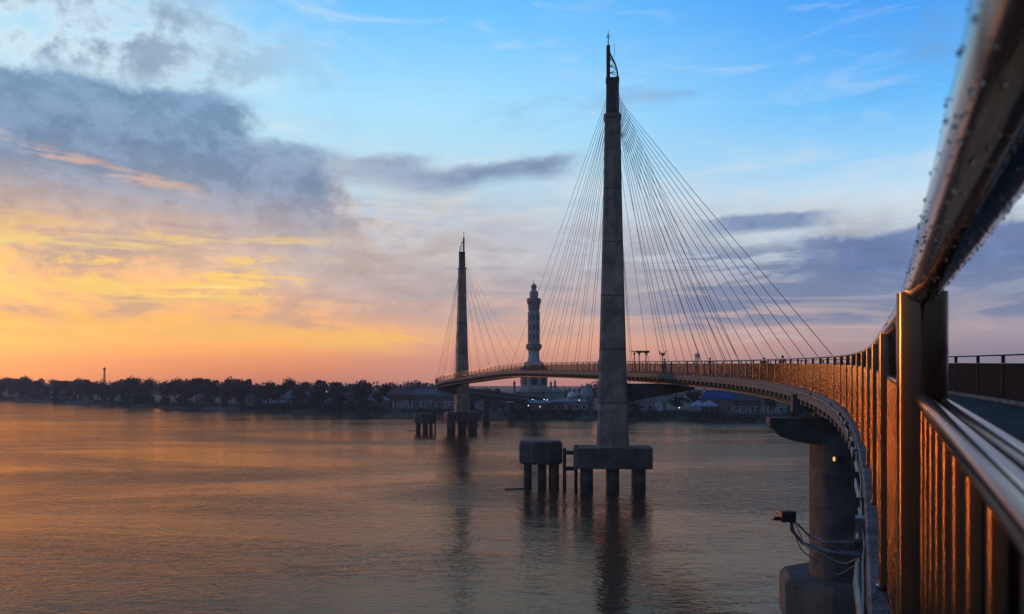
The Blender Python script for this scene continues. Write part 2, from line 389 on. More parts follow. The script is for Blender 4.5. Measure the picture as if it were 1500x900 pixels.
for i in range(NT + 1):
    t = i / NT * (len(BANK) - 1.01)
    a = bank_n(max(0, t - 0.5)); c = bank_n(min(len(BANK) - 1.01, t + 0.5)); n = (a + c).normalized()
    p = bank_pt(t); bn.append((t, p, n))
    jit = 1.6 * math.sin(i * 2.3) + 1.1 * math.sin(i * 5.1)
    for r in rows:
        q = p + n * (r + (jit if 0 <= r < 9 else 0))
        vs.append((q.x, q.y, ground_z(r) + (0 if r < 1 else random.uniform(-.15, .25))))
k = len(rows)
for i in range(NT):
    for j in range(k - 1): fs.append((i * k + j, (i + 1) * k + j, (i + 1) * k + j + 1, i * k + j + 1))
g = MB(); g.add(vs, [f[::-1] for f in fs], True); g.build('river_bank', 'soil', kind='structure')
def on_bank(px, off):
    """ground point at `off` metres behind the waterline in the direction of a bearing"""
    k = (px - 750) / F; best = None
    for i in range(len(BANK) - 1):
        a = Vector(BANK[i]); b2 = Vector(BANK[i + 1]); n = bank_n(i); a = a + n.xy * off; b2 = b2 + n.xy * off
        d = b2 - a; den = d.x - k * d.y
        if abs(den) < 1e-6: continue
        u = (k * a.y - a.x) / den
        if -0.02 <= u <= 1.02:
            q = a + d * u
            if q.y > 50 and (best is None or q.y < best.y): best = q
    return Vector((best.x, best.y, ground_z(off)))

# ------------------------------------------------------------------ bridge alignment: the left railing's top line
ctrl = [(-18.6, -39.8, -.92), (-10.14, -21.75, -.49), (-3.34, -7.27, -.06), (.0624, -.029, .156), (.878, 1.708, .208), (2.29, 4.9, .302), (3.42, 7.5, .377),
        (5.05, 11.4, .49), (8.9, 21.5, .785), (15.7, 50, 1.58), (17.1, 66, 2.0), (14.8, 97, 2.84), (11.3, 114, 3.28), (4.5, 141, 3.85), (-1.2, 160, 4.05),
        (-11.6, 187, 3.05), (-17.4, 200, 2.3), (-20.4, 212, 1.5), (-20.6, 224, .7), (-18.2, 238, -.3), (-8.5, 270, -2.2), (3, 305, -4.2), (12, 335, -5.9)]
cp = np.array(ctrl)
def spline(t, y, q):
    n = len(t); h = np.diff(t); Am = np.zeros((n, n)); r = np.zeros(n); Am[0, 0] = Am[-1, -1] = 1
    for i in range(1, n - 1):
        Am[i, i - 1] = h[i - 1]; Am[i, i] = 2 * (h[i - 1] + h[i]); Am[i, i + 1] = h[i]
        r[i] = 6 * ((y[i + 1] - y[i]) / h[i] - (y[i] - y[i - 1]) / h[i - 1])
    m2 = np.linalg.solve(Am, r); k = np.clip(np.searchsorted(t, q) - 1, 0, n - 2); a = t[k + 1] - q; b_ = q - t[k]; hh = h[k]
    return m2[k] * a ** 3 / (6 * hh) + m2[k + 1] * b_ ** 3 / (6 * hh) + (y[k] / hh - m2[k] * hh / 6) * a + (y[k + 1] / hh - m2[k + 1] * hh / 6) * b_
ct = np.concatenate([[0], np.cumsum(np.linalg.norm(np.diff(cp[:, :2], axis=0), axis=1))])
qs = np.linspace(0, ct[-1], 6000)
PX = np.stack([spline(ct, cp[:, i], qs) for i in range(3)], 1)
S = np.concatenate([[0], np.cumsum(np.linalg.norm(np.diff(PX[:, :2], axis=0), axis=1))])
S0 = S[np.argmin(np.hypot(PX[:, 0] - .0624, PX[:, 1] + .029))]; S = S - S0
FH = 1.35                       # top rail above the deck
SMIN, SMAX = float(S[0]) + .5, float(S[-1]) - .5
TX = np.gradient(PX[:, 0], S); TY = np.gradient(PX[:, 1], S)
def P(s, off=0.0, dz=0.0):
    """point on the bridge: station s, metres right of the left railing, height above the deck"""
    x, y, z = (float(np.interp(s, S, PX[:, i])) for i in range(3)); tx, ty = float(np.interp(s, S, TX)), float(np.interp(s, S, TY))
    l = math.hypot(tx, ty); tx /= l; ty /= l
    return Vector((x + ty * off, y - tx * off, z - FH + dz))
def head(s):
    return math.atan2(float(np.interp(s, S, TY)), float(np.interp(s, S, TX)))
def stations(s0, s1):
    out = []; s = s0
    while s < s1:
        out.append(s); a = abs(s)
        s += 0.25 if a < 4 else 0.6 if a < 20 else 1.2 if a < 120 else 2.0
    return out + [s1]
ST = stations(SMIN, SMAX)
def s_at(px, off=0.0, lo=15, hi=230):
    best = min(np.arange(lo, hi, 0.25), key=lambda s: abs(750 + F * P(s, off).x / P(s, off).y - px)); return float(best)
def sweep(prof, sts=ST):
    mb = MB(); n = len(prof); vs = []
    for s in sts:
        for o, z in prof: vs.append(P(s, o, z))
    fs = []
    for i in range(len(sts) - 1):
        for k in range(n): fs.append((i * n + k, i * n + (k + 1) % n, (i + 1) * n + (k + 1) % n, (i + 1) * n + k))
    fs.append(tuple(range(n))[::-1]); fs.append(tuple((len(sts) - 1) * n + k for k in range(n)))
    return mb.add(vs, [f[::-1] for f in fs])
WID = 4.5
bridge = thing('footbridge', P(20, 2.2, -1.2), 'long S-curved cable-stayed footbridge with steel railings and two concrete pylons', 'bridge')
slab = sweep([(.14, -.30), (.14, -.50), (-.10, -.50), (-.10, -.015), (-.085, 0), (WID + .085, 0), (WID + .10, -.015), (WID + .10, -.50), (WID - .14, -.50), (WID - .14, -.30)]).build('deck_slab', 'slab_concrete', bridge)
sweep([(.24, .004), (.24, .010), (WID - .24, .010), (WID - .24, .004)]).build('walkway_surface', 'deck_paving', bridge)
for a, b2 in ((.07, .22), (WID - .22, WID - .07)):
    sweep([(a, .003), (a, .10), (b2, .10), (b2, .003)]).build('kerb', 'slab_concrete', slab)
for a in (.75, WID - 1.15):
    sweep([(a - .1, -1.15), (a - .1, -1.10), (a + .15, -1.10), (a + .15, -.302), (a + .25, -.302), (a + .25, -1.10), (a + .5, -1.10), (a + .5, -1.15)]).build('girder', 'girder_steel', bridge)
# cantilever brackets under the slab edges, one by one
br = MB(); br.add([(-.06, y, z) for y in (-.16, .16) for z in (-.504, -.72)] + [(.88, y, z) for y in (-.16, .16) for z in (-.504, -1.06)],
                  [(0, 1, 3, 2), (4, 6, 7, 5), (0, 4, 5, 1), (2, 3, 7, 6), (0, 2, 6, 4), (1, 5, 7, 3)])
brm = br.mesh('bracket', 'concrete')
s = 3.0
while s < SMAX - 90:
    h = head(s)
    p = P(s, 0, 0); piece('bracket', brm, bridge, p, h - math.pi / 2)
    s += 1.6 if s < 150 else 2.4
brr = MB(); brr.add([(-v[0], v[1], v[2]) for v in br.v], [f[::-1] for f in br.f]); brrm = brr.mesh('bracket', 'concrete')
s = 3.0
while s < 120:
    piece('bracket', brrm, bridge, P(s, WID, 0), head(s) - math.pi / 2); s += 1.6

# ---- railings
def railing(off, side, nind, gap=.155, bar='steel_tube'):
    rail = MB().tube([P(s, off, FH) for s in ST], 0.037, 16)
    root = rail.build('railing', 'steel', bridge)
    MB().tube([P(s, off, FH - .24) for s in ST], 0.0155, 10).build('middle_rail', 'steel_tube', root)
    MB().tube([P(s, off + side * .040, FH - .247) for s in ST], 0.0135, 10).build('handrail', 'steel_tube', root)
    MB().tube([P(s, off, 0.06) for s in ST], 0.0135, 8).build('bottom_rail', 'steel_tube', root)
    pm = MB().lathe((0, 0, 0), [(.062, .003), (.062, .02), (.050, .022), (.050, FH - .012)], 16).mesh('post', 'steel' if bar == 'steel_tube' else bar)
    posts = []; s = 1.92 - 2.7 * 9
    while s < SMAX - 1:
        posts.append(s); piece('post', pm, root, P(s, off, 0), head(s)); s += 2.7
    bm_ = MB().lathe((0, 0, 0), [(.013, .004), (.013, FH - .24)], 8).mesh('baluster', 'steel_tube')
    sts = []; s = -20.0
    while s < SMAX - 1:
        if min(abs(s - q) for q in posts) > .07: sts.append(s)
        s += gap
    near = sorted([q for q in sts if q > .15], key=lambda q: q)[:nind]; ns = set(near)
    for q in near: piece('baluster', bm_, root, P(q, off, 0), head(q))
    rest = MB()
    for q in sts:
        if q in ns: continue
        p = P(q, off, 0)
        rest.lathe(p, [(.013, .004), (.013, FH - .24)], 4 if q > 30 else 6, smooth=True)
    o = rest.build('balusters', bar, root); o['kind'] = 'stuff'
    return root, posts
rail_l, posts_l = railing(0, 1, 290)
rail_r, posts_r = railing(WID, -1, 0, .085, 'dark_railing')
# rain drops hanging on the nearest stretch of the top rail
dr = MB(); rnd = random.Random(3)
ico_v = []; 
def drop(mb, c, r, sx):
    vs = [(0, 0, 1)]; n = 6
    for z, q in ((.6, .8), (0, 1), (-.6, .8)):
        for k in range(n):
            an = 2 * math.pi * k / n; vs.append((q * math.cos(an), q * math.sin(an), z))
    vs.append((0, 0, -1)); fs = [(0, 1 + k, 1 + (k + 1) % n) for k in range(n)]
    for j in range(2):
        for k in range(n): fs.append((1 + j * n + k, 1 + (j + 1) * n + k, 1 + (j + 1) * n + (k + 1) % n, 1 + j * n + (k + 1) % n))
    fs += [(1 + 2 * n + k, len(vs) - 1, 1 + 2 * n + (k + 1) % n) for k in range(n)]
    mb.add([(c[0] + x * r * sx, c[1] + y * r * sx, c[2] + z * r) for x, y, z in vs], fs, True)
for _ in range(1700):
    s = .22 + 5.0 * rnd.random() ** 1.6
    an = rnd.choice([rnd.gauss(-90, 55), rnd.gauss(-90, 55), rnd.uniform(0, 360)])
    if s > 2.6 and rnd.random() < .5: continue
    p = P(s, .0365 * math.cos(R(an)), FH + .0365 * math.sin(R(an)))
    drop(dr, p, rnd.choice([.0008, .0011, .0015, .0021]) * (1 if s < 2 else 1.3), rnd.uniform(.8, 1.15))
o = dr.build('water_droplets', 'droplet_water', rail_l); o['kind'] = 'stuff'

# ---- services along the slab edge: conduit, sagging cable, clamps, boxes
def wob(s, k): return .012 * math.sin(s * 1.7 + k) + .008 * math.sin(s * 4.1 + 2 * k)
cs_ = [q for q in ST if 1.5 < q < 110]
MB().tube([P(q, -.135 + wob(q, 1), -.17 + wob(q, 2)) for q in cs_], .028, 8).build('conduit_pipe', 'conduit', bridge)
MB().tube([P(q, -.118 + .6 * wob(q, 4), -.08 + 2 * wob(q, 5)) for q in cs_], .011, 6).build('power_cable', 'black_plastic', bridge)
MB().tube([P(q, -.125 + .8 * wob(q, 7), -.26 + 2.2 * wob(q, 8)) for q in cs_], .009, 6).build('power_cable', 'conduit', bridge)
clm = MB().box((-.125, 0, -.16), (.09, .04, .18)).mesh('pipe_clamp', 'dark_steel')
s = 2.4
while s < 22: piece('pipe_clamp', clm, bridge, P(s, 0, 0), head(s) - math.pi / 2); s += 1.9
bxm = MB().box((-.135, 0, -.10), (.07, .16, .13)).mesh('junction_box', 'conduit')
for s in (6.9, 12.3, 17.7, 25.8, 33.9): piece('junction_box', bxm, bridge, P(s, 0, 0), head(s) - math.pi / 2)

# ---- pylons
def pylon(c, face, mirror, spires):
    """shaft (mesh) with cap, piles, collar, spire and lattice as sub-parts; c = axis at z 0"""
    x, y = c
    def loop(zs, ws):
        mb = MB(); vs = []; fs = []
        for z, (wx, wy) in zip(zs, ws):
            ch = .18 * wx
            for px_, py_ in ((-wx + ch, -wy), (wx - ch, -wy), (wx, -wy + ch), (wx, wy - ch), (wx - ch, wy), (-wx + ch, wy), (-wx, wy - ch), (-wx, -wy + ch)):
                cr, sr = math.cos(face), math.sin(face)
                vs.append((x + px_ * cr - py_ * sr, y + px_ * sr + py_ * cr, z))
        n = 8
        for i in range(len(zs) - 1):
            for k in range(n): fs.append((i * n + k, i * n + (k + 1) % n, (i + 1) * n + (k + 1) % n, (i + 1) * n + k))
        fs.append(tuple(range(n))[::-1]); fs.append(tuple((len(zs) - 1) * n + k for k in range(n)))
        return mb.add(vs, fs)
    zs = [-7.0, -2, 4, 10, 16, 22, 29.9]; ws = []
    for z in zs:
        f = (z + 7) / 37; wv = 1.80 * (1 - f) ** 1.25 + .88 * (1 - (1 - f) ** 1.25); ws.append((wv, wv * .95))
    sh = loop(zs, ws).build('pylon', 'concrete', bridge)
    loop([29.9, 30.05, 30.35, 30.5], [(.9, .9), (1.0, 1.0), (1.0, 1.0), (.74, .74)]).build('collar', 'concrete', sh)
    loop([30.5, 34.2], [(.74, .74), (.70, .70)]).build('anchor_head', 'concrete_dark', sh)
    loop([34.2, 34.5], [(.76, .76), (.76, .76)]).build('head_cap', 'concrete_dark', sh)
    for z in (-2.0, 4.0, 10.0, 16.0, 22.0):       # pour joints
        f = (z + 7) / 37; wv = 1.80 * (1 - f) ** 1.25 + .88 * (1 - (1 - f) ** 1.25)
        loop([z - .06, z + .06], [(wv + .012, wv * .95 + .012)] * 2).build('pour_joint', 'concrete_dark', sh)
    sg = -1 if not mirror else 1
    mx = x + sg * .48
    MB().box((mx, y, 36.4), (.40, .42, 3.8)).build('mast', 'dark_steel', sh)
    fin = MB().tube([(mx, y, 38.2), (mx, y, 40.0)], [.07, .03], 8)
    ring = [(mx + .17 * math.cos(a * math.pi / 8), y, 39.35 + .17 * math.sin(a * math.pi / 8)) for a in range(17)]
    fin.tube(ring, .035, 6); fin.build('finial', 'dark_steel', sh)
    # curved lattice sail
    lat = MB(); outer = []
    for i in range(9):
        f = i / 8; outer.append(Vector((x - sg * (.62 - 1.0 * f ** 2.0 * 1.0), y, 34.5 + 3.0 * f)) if f < 1 else Vector((mx - sg * .18, y, 37.5)))
    for dy_ in (-.28, .28):
        lat.tube([p + Vector((0, dy_ * (1 - .5 * i / 8), 0)) for i, p in enumerate(outer)], .05, 6)
    for i in range(0, 8):
        z0 = outer[i].z; inn = Vector((mx - sg * .2, y, z0)); inn2 = Vector((mx - sg * .2, y, outer[i + 1].z))
        lat.tube([outer[i], inn2 if i % 2 else inn], .042, 5); lat.tube([outer[i + 1], inn if i % 2 == 0 else inn2], .042, 5)
    lat.build('lattice_sail', 'dark_steel', sh)
    MB().tube([(x - sg * .2, y, 37.0), (x - sg * .2, y, 38.6)], .022, 6).build('lightning_rod', 'dark_steel', sh)
    # pile cap on six piles
    cp_ = MB(); vs = []; hw, hd, ch = 4.35, 2.7, .55
    cr, sr = math.cos(face), math.sin(face)
    for z in (-9.25, -7.0):
        for px_, py_ in ((-hw + ch, -hd), (hw - ch, -hd), (hw, -hd + ch), (hw, hd - ch), (hw - ch, hd), (-hw + ch, hd), (-hw, hd - ch), (-hw, -hd + ch)):
            vs.append((x + px_ * cr - py_ * sr, y + px_ * sr + py_ * cr, z))
    cp_.add(vs, [tuple(range(8))[::-1], tuple(range(8, 16))] + [(k, (k + 1) % 8, 8 + (k + 1) % 8, 8 + k) for k in range(8)])
    cp_.build('pile_cap', 'concrete_dark', sh)
    pl = MB().lathe((0, 0, 0), [(.72, -14), (.72, -9.25)], 16).mesh('pile', 'pile')
    for a in (-2.9, 0, 2.9):
        for b_ in (-1.6, 1.6):
            piece('pile', pl, sh, (x + a * cr - b_ * sr, y + a * sr + b_ * cr, 0))
    return sh
P1 = (11.35, 90.0); P2 = (-13.0, 207.0)
py1 = pylon(P1, R(-6), False, 1); py1['label'] = 'tapering concrete pylon rising in front of the curving deck'
py2 = pylon(P2, R(18), True, 1); py2['label'] = 'tapering concrete pylon rising behind the curving deck'
def crossbeam(pyl, c, s, o0, o1, root, tip):
    h = head(s); vs = []
    p0 = P(s, o0); p1 = P(s, o1); d = (p1 - p0).normalized(); n = Vector((-d.y, d.x, 0)); zt = p0.z - 1.16
    for p, dep in ((p0, root), (p1, tip)):
        for sn in (-.9, .9):
            q = p + n * sn; vs += [(q.x, q.y, zt), (q.x, q.y, zt - dep)]
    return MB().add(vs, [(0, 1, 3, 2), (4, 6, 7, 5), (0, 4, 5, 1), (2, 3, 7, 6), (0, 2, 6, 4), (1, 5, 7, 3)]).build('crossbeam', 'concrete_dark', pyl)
s1 = float(S[np.argmin(np.hypot(PX[:, 0] - P1[0], PX[:, 1] - P1[1]))]); s2 = float(S[np.argmin(np.hypot(PX[:, 0] - P2[0], PX[:, 1] - P2[1]))])
crossbeam(py1, P1, s1, -4.2, 4.9, 2.3, .7)
crossbeam(py2, P2, s2, 6.9, -.4, 2.3, .8)
# ---- stay cables, each one a part
def stay(c, ztop, s, off):
    e = P(s, off, .05); a = Vector((c[0], c[1], ztop)); d = (e - a); hd = Vector((d.x, d.y, 0)).normalized()
    a = a + hd * .6
    mid = (a + e) / 2 - Vector((0, 0, .25))
    o = MB().tube([a, (a * .75 + e * .25) - Vector((0, 0, .12)), mid, (a * .25 + e * .75) - Vector((0, 0, .12)), e], .024, 6).build('stay_cable', 'cable', bridge)
n = 0
for off, near0 in ((-.14, s1 - 36), (WID + .14, s1 - 44)):
    for k in range(11):
        f = k / 10
        sA = near0 + (s1 - 5 - near0) * f; stay(P1, 33.9 - f * 3.2 - (1.2 if off > 0 else 0), sA, off)
        sB = s1 + 7 + (s_at(747) - s1 - 7) * (1 - f); stay(P1, 33.9 - f * 3.2 - (1.2 if off > 0 else 0), sB, off)
    for k in range(7):
        f = k / 6
        sA = s2 - 6 - (s2 - 6 - s_at(736)) * (1 - f); stay(P2, 33.7 - f * 3.6, sA, off)
        sB = s2 + 5 + 30 * (1 - f); stay(P2, 33.7 - f * 3.6, sB, off)

# ---- piers
def pier(s, dia, zcap, capw, hammer=True, seg=24):
    c = P(s, WID / 2, 0); h = head(s) - math.pi / 2; zt = c.z - 1.16
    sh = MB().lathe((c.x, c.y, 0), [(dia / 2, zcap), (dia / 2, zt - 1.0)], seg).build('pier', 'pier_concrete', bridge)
    if hammer:
        vs = []; fs = []; N = 14; prof = []
        for i in range(N + 1):
            u = -1 + 2 * i / N; prof.append((u * 3.6, zt - .62 - .85 * math.sqrt(max(0, 1 - abs(u) ** 2.6))))
        for sn in (-1, 1):
            for o, zb in prof:
                for zz in (zt - .25, zb):
                    lx, ly = o, sn * 1.05
                    vs.append((c.x + lx * math.cos(h) - ly * math.sin(h), c.y + lx * math.sin(h) + ly * math.cos(h), zz))
        q = 2 * (N + 1)
        for i in range(N):
            a = 2 * i
            fs += [(a, a + 1, a + 3, a + 2), (q + a, q + a + 2, q + a + 3, q + a + 1), (a, a + 2, q + a + 2, q + a), (a + 1, q + a + 1, q + a + 3, a + 3)]
        fs += [(0, q, q + 1, 1), (q - 2, q - 1, 2 * q - 1, 2 * q - 2)]
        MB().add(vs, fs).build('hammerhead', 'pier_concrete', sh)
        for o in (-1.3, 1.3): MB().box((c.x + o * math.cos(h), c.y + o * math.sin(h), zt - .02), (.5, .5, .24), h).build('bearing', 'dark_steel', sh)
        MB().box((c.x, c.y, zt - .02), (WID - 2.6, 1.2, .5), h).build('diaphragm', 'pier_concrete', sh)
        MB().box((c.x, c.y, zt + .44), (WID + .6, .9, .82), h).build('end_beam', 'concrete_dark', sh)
    if zcap > WATER + .5:
        MB().lathe((c.x, c.y, 0), [(capw, zcap - 2.0), (capw, zcap - .25), (capw - .25, zcap)], 8, h, smooth=False).build('pile_cap', 'concrete_dark', sh)
        pl = MB().lathe((0, 0, 0), [(.5, -14), (.5, zcap - 2.0)], 12).mesh('pile', 'pile')
        for a in (-1.5, 1.5):
            for b_ in (-1.5, 1.5): piece('pile', pl, sh, (c.x + a, c.y + b_, 0))
    if hammer:
        for z_ in (-3.9, -5.4, -6.9): MB().lathe((c.x, c.y, 0), [(dia / 2 + .008, z_ - .03), (dia / 2 + .008, z_ + .03)], seg).build('formwork_seam', 'concrete_dark', sh)
    return sh, c
pr, prc = pier(39.6, 3.5, -8.75, 3.2)
for px_ in (712, 748):
    ss = s_at(px_, WID / 2, s2 + 20, SMAX - 2)
    pier(ss, 2.4, WATER - .5, 3, False)
ss = s_at(690, WID / 2, s2 + 20, SMAX - 2); pier(ss, 2.4, -9, 2.6, False)
# bulkhead lights on the column
for an, r_ in ((R(228), 1.77), (R(300), 1.77)):
    q = Vector((prc.x + r_ * math.cos(an), prc.y + r_ * math.sin(an), -3.28))
    o = thing('bulkhead_lamp', q, 'small amber bulkhead lamp fixed to the round pier column', 'lamp', 'amber lamps on the pier column')
    MB().box(q, (.34, .34, .22), an).build('housing', 'black_plastic', o)
    MB().lathe(q + Vector((.19 * math.cos(an), .19 * math.sin(an), 0)), [(.03, -.10), (.05, -.05), (.05, .05), (.03, .10)], 10).build('lens', 'lamp_amber', o)
MB().tube([(prc.x + 1.78 * math.cos(R(250)), prc.y + 1.78 * math.sin(R(250)), -1.9), (prc.x + 1.78 * math.cos(R(250)), prc.y + 1.78 * math.sin(R(250)), -4.6), (prc.x + 1.78 * math.cos(R(285)), prc.y + 1.78 * math.sin(R(285)), -5.2)], .025, 6).build('cable_duct', 'conduit', pr)

# ------------------------------------------------------------------ floodlight on its outrigger arm
fl = Vector((2.09, 6.1, -1.01)); hold = P(5.9, -.11, -.12)
t_ = thing('floodlight', hold, 'black floodlight on a bent outrigger arm with loose wires over the water', 'floodlight')
MB().tube([hold, hold + Vector((-.22, .04, .02)), fl + Vector((.13, -.02, -.20)), fl + Vector((.05, 0, -.10)), fl + Vector((.05, 0, -.04))], .014, 8).build('arm', 'conduit', t_)
MB().tube([hold + Vector((0, .02, .09)), hold + Vector((-.25, .05, .08)), fl + Vector((.17, 0, -.13)), fl + Vector((.09, 0, -.05))], .008, 6).build('arm', 'conduit', t_)
hb = MB(); hb.box(fl, (.10, .085, .07), R(12)); hbo = hb.build('housing', 'black_plastic', t_)
for k in range(5): MB().box(fl + Vector((-.036 + .018 * k, .0, .040)), (.005, .07, .014), R(12)).build('cooling_fin', 'black_plastic', hbo)
MB().box(fl + Vector((.057, .012, .005)), (.012, .10, .09), R(12)).build('bezel', 'dark_steel', t_)
MB().box(fl + Vector((-.075, -.015, -.01)), (.06, .05, .025), R(12)).build('bracket', 'dark_steel', t_)
for k in range(3):
    a = fl + Vector((.03, .01 * k, -.03)); e = hold + Vector((.01, .03 * k, .05 - .06 * k)); pts = []
    for i in range(13):
        f = i / 12; q = a * (1 - f) + e * f; q = q + Vector((.02 * math.sin(9 * f + k), .03 * math.sin(5 * f), -.16 * math.sin(math.pi * f) * (0.5 + .35 * k) + .02 * math.sin(14 * f + k)))
        pts.append(q)
    MB().tube(pts, .0045, 5).build('wire', 'black_plastic' if k != 1 else 'conduit', t_)
for k in range(4):
    pts = []; r_ = .045 + .014 * k
    for i in range(15):
        a = i / 14 * 2 * math.pi; pts.append(hold + Vector((-.03 + .3 * r_ * math.cos(a), .02, .0 + r_ * 1.2 * math.sin(a) + .06 * (k - 1.5))))
    MB().tube(pts, .004, 5).build('wire_loop', 'black_plastic', t_)

# ------------------------------------------------------------------ mooring dolphins beside the pylons
def dolphin(c, face, sc_, frame, label, ztop=-6.45):
    x, y = c; r = thing('mooring_dolphin', (x, y, WATER), label, 'dolphin')
    MB().lathe((x, y, 0), [(2.75 * sc_, ztop - 2.6), (2.95 * sc_, ztop - 2.4), (2.95 * sc_, ztop - .3), (2.75 * sc_, ztop)], 8, face, smooth=False, sy=.8).build('block', 'concrete_dark', r)
    pl = MB().lathe((0, 0, 0), [(.46, -14), (.46, ztop - 2.6)], 12).mesh('pile', 'pile')
    for a, b_ in ((-1.7, -.9), (.1, -.9), (1.8, -1.2), (-1.6, 1.1), (.3, 1.2), (1.6, 1.0)): piece('pile', pl, r, (x + a * sc_, y + b_ * sc_, 0))
    if frame:
        for a in (2.65, 3.95): MB().tube([(x + a, y - 1.6, -13.5), (x + a, y - 1.6, ztop - (.4 if a > 3 else 0.75))], .21, 10).build('fender_post', 'pile', r)
        for z in (ztop - 1.25, ztop - 3.05): MB().box((x + 3.3, y - 1.62, z), (1.6, .3, .46)).build('fender_beam', 'pile', r)
    else:
        MB().tube([(x + 2.9, y - 1, -13.5), (x + 2.9, y - 1, ztop - .4)], .2, 10).build('fender_post', 'pile', r)
    MB().box((x - 3.4 * sc_, y - .5, WATER + .03), (2.2, .22, .16), .2).build('drift_log', 'bark', r)
dolphin((3.3, 92.0), 0.0, .90, True, 'squat eight-sided concrete mooring dolphin with a timber fender frame on its side')
dolphin((-22.8, 207.5), 0.2, .98, False, 'squat concrete mooring dolphin with a single fender post beside the lettered bank', -7.4)

# ------------------------------------------------------------------ lamps on the deck
def deck_lamp(px_, kind, label, ytop):
    s = s_at(px_, WID - .35, 60, 130); p = P(s, WID - .35, .01); hgt = (564 - ytop) / F * p.y - p.z
    r = thing('deck_lamp', p, label, 'lamp', 'lamps standing on the footbridge deck')
    MB().lathe(p, [(.16, 0), (.16, .08), (.09, .1), (.06, hgt * .75), (.07, hgt * .8), (.17, hgt - .16)], 10).build('pole', 'dark_steel', r)
    if kind == 'box':
        hd = MB().box(p + Vector((0, 0, hgt)), (.85, .5, .26)).build('lamp_head', 'black_plastic', r)
        MB().box(p + Vector((0, 0, hgt - .14)), (.6, .36, .03)).build('lens', 'lamp_glass', hd)
    elif kind == 'slim':
        MB().box(p + Vector((0, 0, hgt)), (.9, .3, .12)).build('lamp_head', 'black_plastic', r)
    else:
        for sx in (-1, 1): MB().tube([p + Vector((0, 0, hgt - .5)), p + Vector((sx * .3, 0, hgt - .2)), p + Vector((sx * .36, 0, hgt + .12))], .06, 6).build('arm', 'paint_red', r)
        MB().box(p + Vector((0, 0, hgt - .12)), (.66, .3, .07)).build('lamp_head', 'paint_white', r)
deck_lamp(929.5, 'slim', 'deck lamp with a slim flat head beside two boxy ones', 515)
deck_lamp(936, 'box', 'deck lamp with a dark boxy head next to the slim one', 515.5)
deck_lamp(946, 'box', 'deck lamp with a dark boxy head, last of the row of three', 515.5)
deck_lamp(970.5, 'fork', 'deck lamp with a forked red head standing apart from the row', 516)

# ------------------------------------------------------------------ people on the deck
def person(px_, off, lo, hi, shirt, trousers, label, pose, hgt=1.66):
    s = s_at(px_, off, lo, hi); p = P(s, off, .012)
    r = thing('person', p, label, 'person', 'people walking on the footbridge'); k = hgt / 1.7
    J = {'pel': (0, 0, .92, .13), 'wst': (0, 0, 1.08, .125), 'chs': (0, .01, 1.30, .155), 'nck': (0, 0, 1.46, .06), 'hd0': (0, .01, 1.53, .07), 'hd1': (0, .02, 1.61, .093), 'hd2': (0, .01, 1.69, .06)}
    Eg = [('pel', 'wst'), ('wst', 'chs'), ('chs', 'nck'), ('nck', 'hd0'), ('hd0', 'hd1'), ('hd1', 'hd2')]
    for sd, sx in (('l', -1), ('r', 1)):
        st_ = sx * pose * .16
        J.update({'hp' + sd: (sx * .09, 0, .88, .10), 'kn' + sd: (sx * .1, st_ * .6 + .02, .48, .066), 'an' + sd: (sx * .1, st_ - .03, .08, .045), 'to' + sd: (sx * .11, st_ + .13, .04, .036),
                  'sh' + sd: (sx * .18, 0, 1.40, .062), 'el' + sd: (sx * .24, -st_ * .5 - .02, 1.12, .046), 'wr' + sd: (sx * .23, -st_ + .08, .90, .032), 'ha' + sd: (sx * .225, -st_ + .12, .80, .034)})
        Eg += [('pel', 'hp' + sd), ('hp' + sd, 'kn' + sd), ('kn' + sd, 'an' + sd), ('an' + sd, 'to' + sd), ('chs', 'sh' + sd), ('sh' + sd, 'el' + sd), ('el' + sd, 'wr' + sd), ('wr' + sd, 'ha' + sd)]
    ks = list(J); me = bpy.data.meshes.new('body')
    me.from_pydata([tuple(q * k for q in J[a][:3]) for a in ks], [(ks.index(a), ks.index(b_)) for a, b_ in Eg], [])
    tmp = bpy.data.objects.new('tmp', me); C.objects.link(tmp)
    tmp.modifiers.new('skin', 'SKIN')
    for i, a in enumerate(ks):
        me.skin_vertices[0].data[i].radius = (J[a][3] * k, J[a][3] * k * (.8 if a in ('chs', 'wst', 'pel') else 1)); me.skin_vertices[0].data[i].use_root = (a == 'pel')
    tmp.modifiers.new('sub', 'SUBSURF').levels = 2
    dg = bpy.context.evaluated_depsgraph_get(); nm = bpy.data.meshes.new_from_object(tmp.evaluated_get(dg)); bpy.data.objects.remove(tmp)
    nm.name = 'body'; nm.materials.clear()
    for a in (M['skin'], M[shirt], M[trousers], M['hair']): nm.materials.append(a)
    for f in nm.polygons:
        c = f.center / k; f.use_smooth = True
        f.material_index = 2 if c.z < .96 and abs(c.x) < .19 else 1 if .96 <= c.z < 1.45 and not (abs(c.x) > .2 and c.z < 1.12) else 3 if (c.z > 1.66 or (c.z > 1.5 and c.y < -.02)) else 0
    o = bpy.data.objects.new('body', nm); C.objects.link(o); o.parent = r
    MB().lathe(p + Vector((0, -.005, 1.635 * k)), [(.03, -.05), (.094, -.03), (.1, .03), (.07, .085), (.02, .105)], 12).build('hair', 'hair', r)
    r.rotation_euler.z = head(s) - math.pi / 2 + (math.pi if pose < 0 else 0)
person(1146, 3.4, 20, 70, 'cloth_dark', 'cloth_grey', 'person in a dark top walking past the outermost stay cables', 1)
person(1119, 3.2, 30, 80, 'cloth_red', 'cloth_dark', 'person in a red top walking on the footbridge', -1, 1.55)
person(1040, 2.8, 50, 95, 'cloth_blue', 'cloth_dark', 'person in a blue top walking on the footbridge', 1)
person(974, 1.6, 60, 110, 'cloth_white', 'cloth_blue', 'person in a pale top standing near the forked red lamp', -1, 1.6)
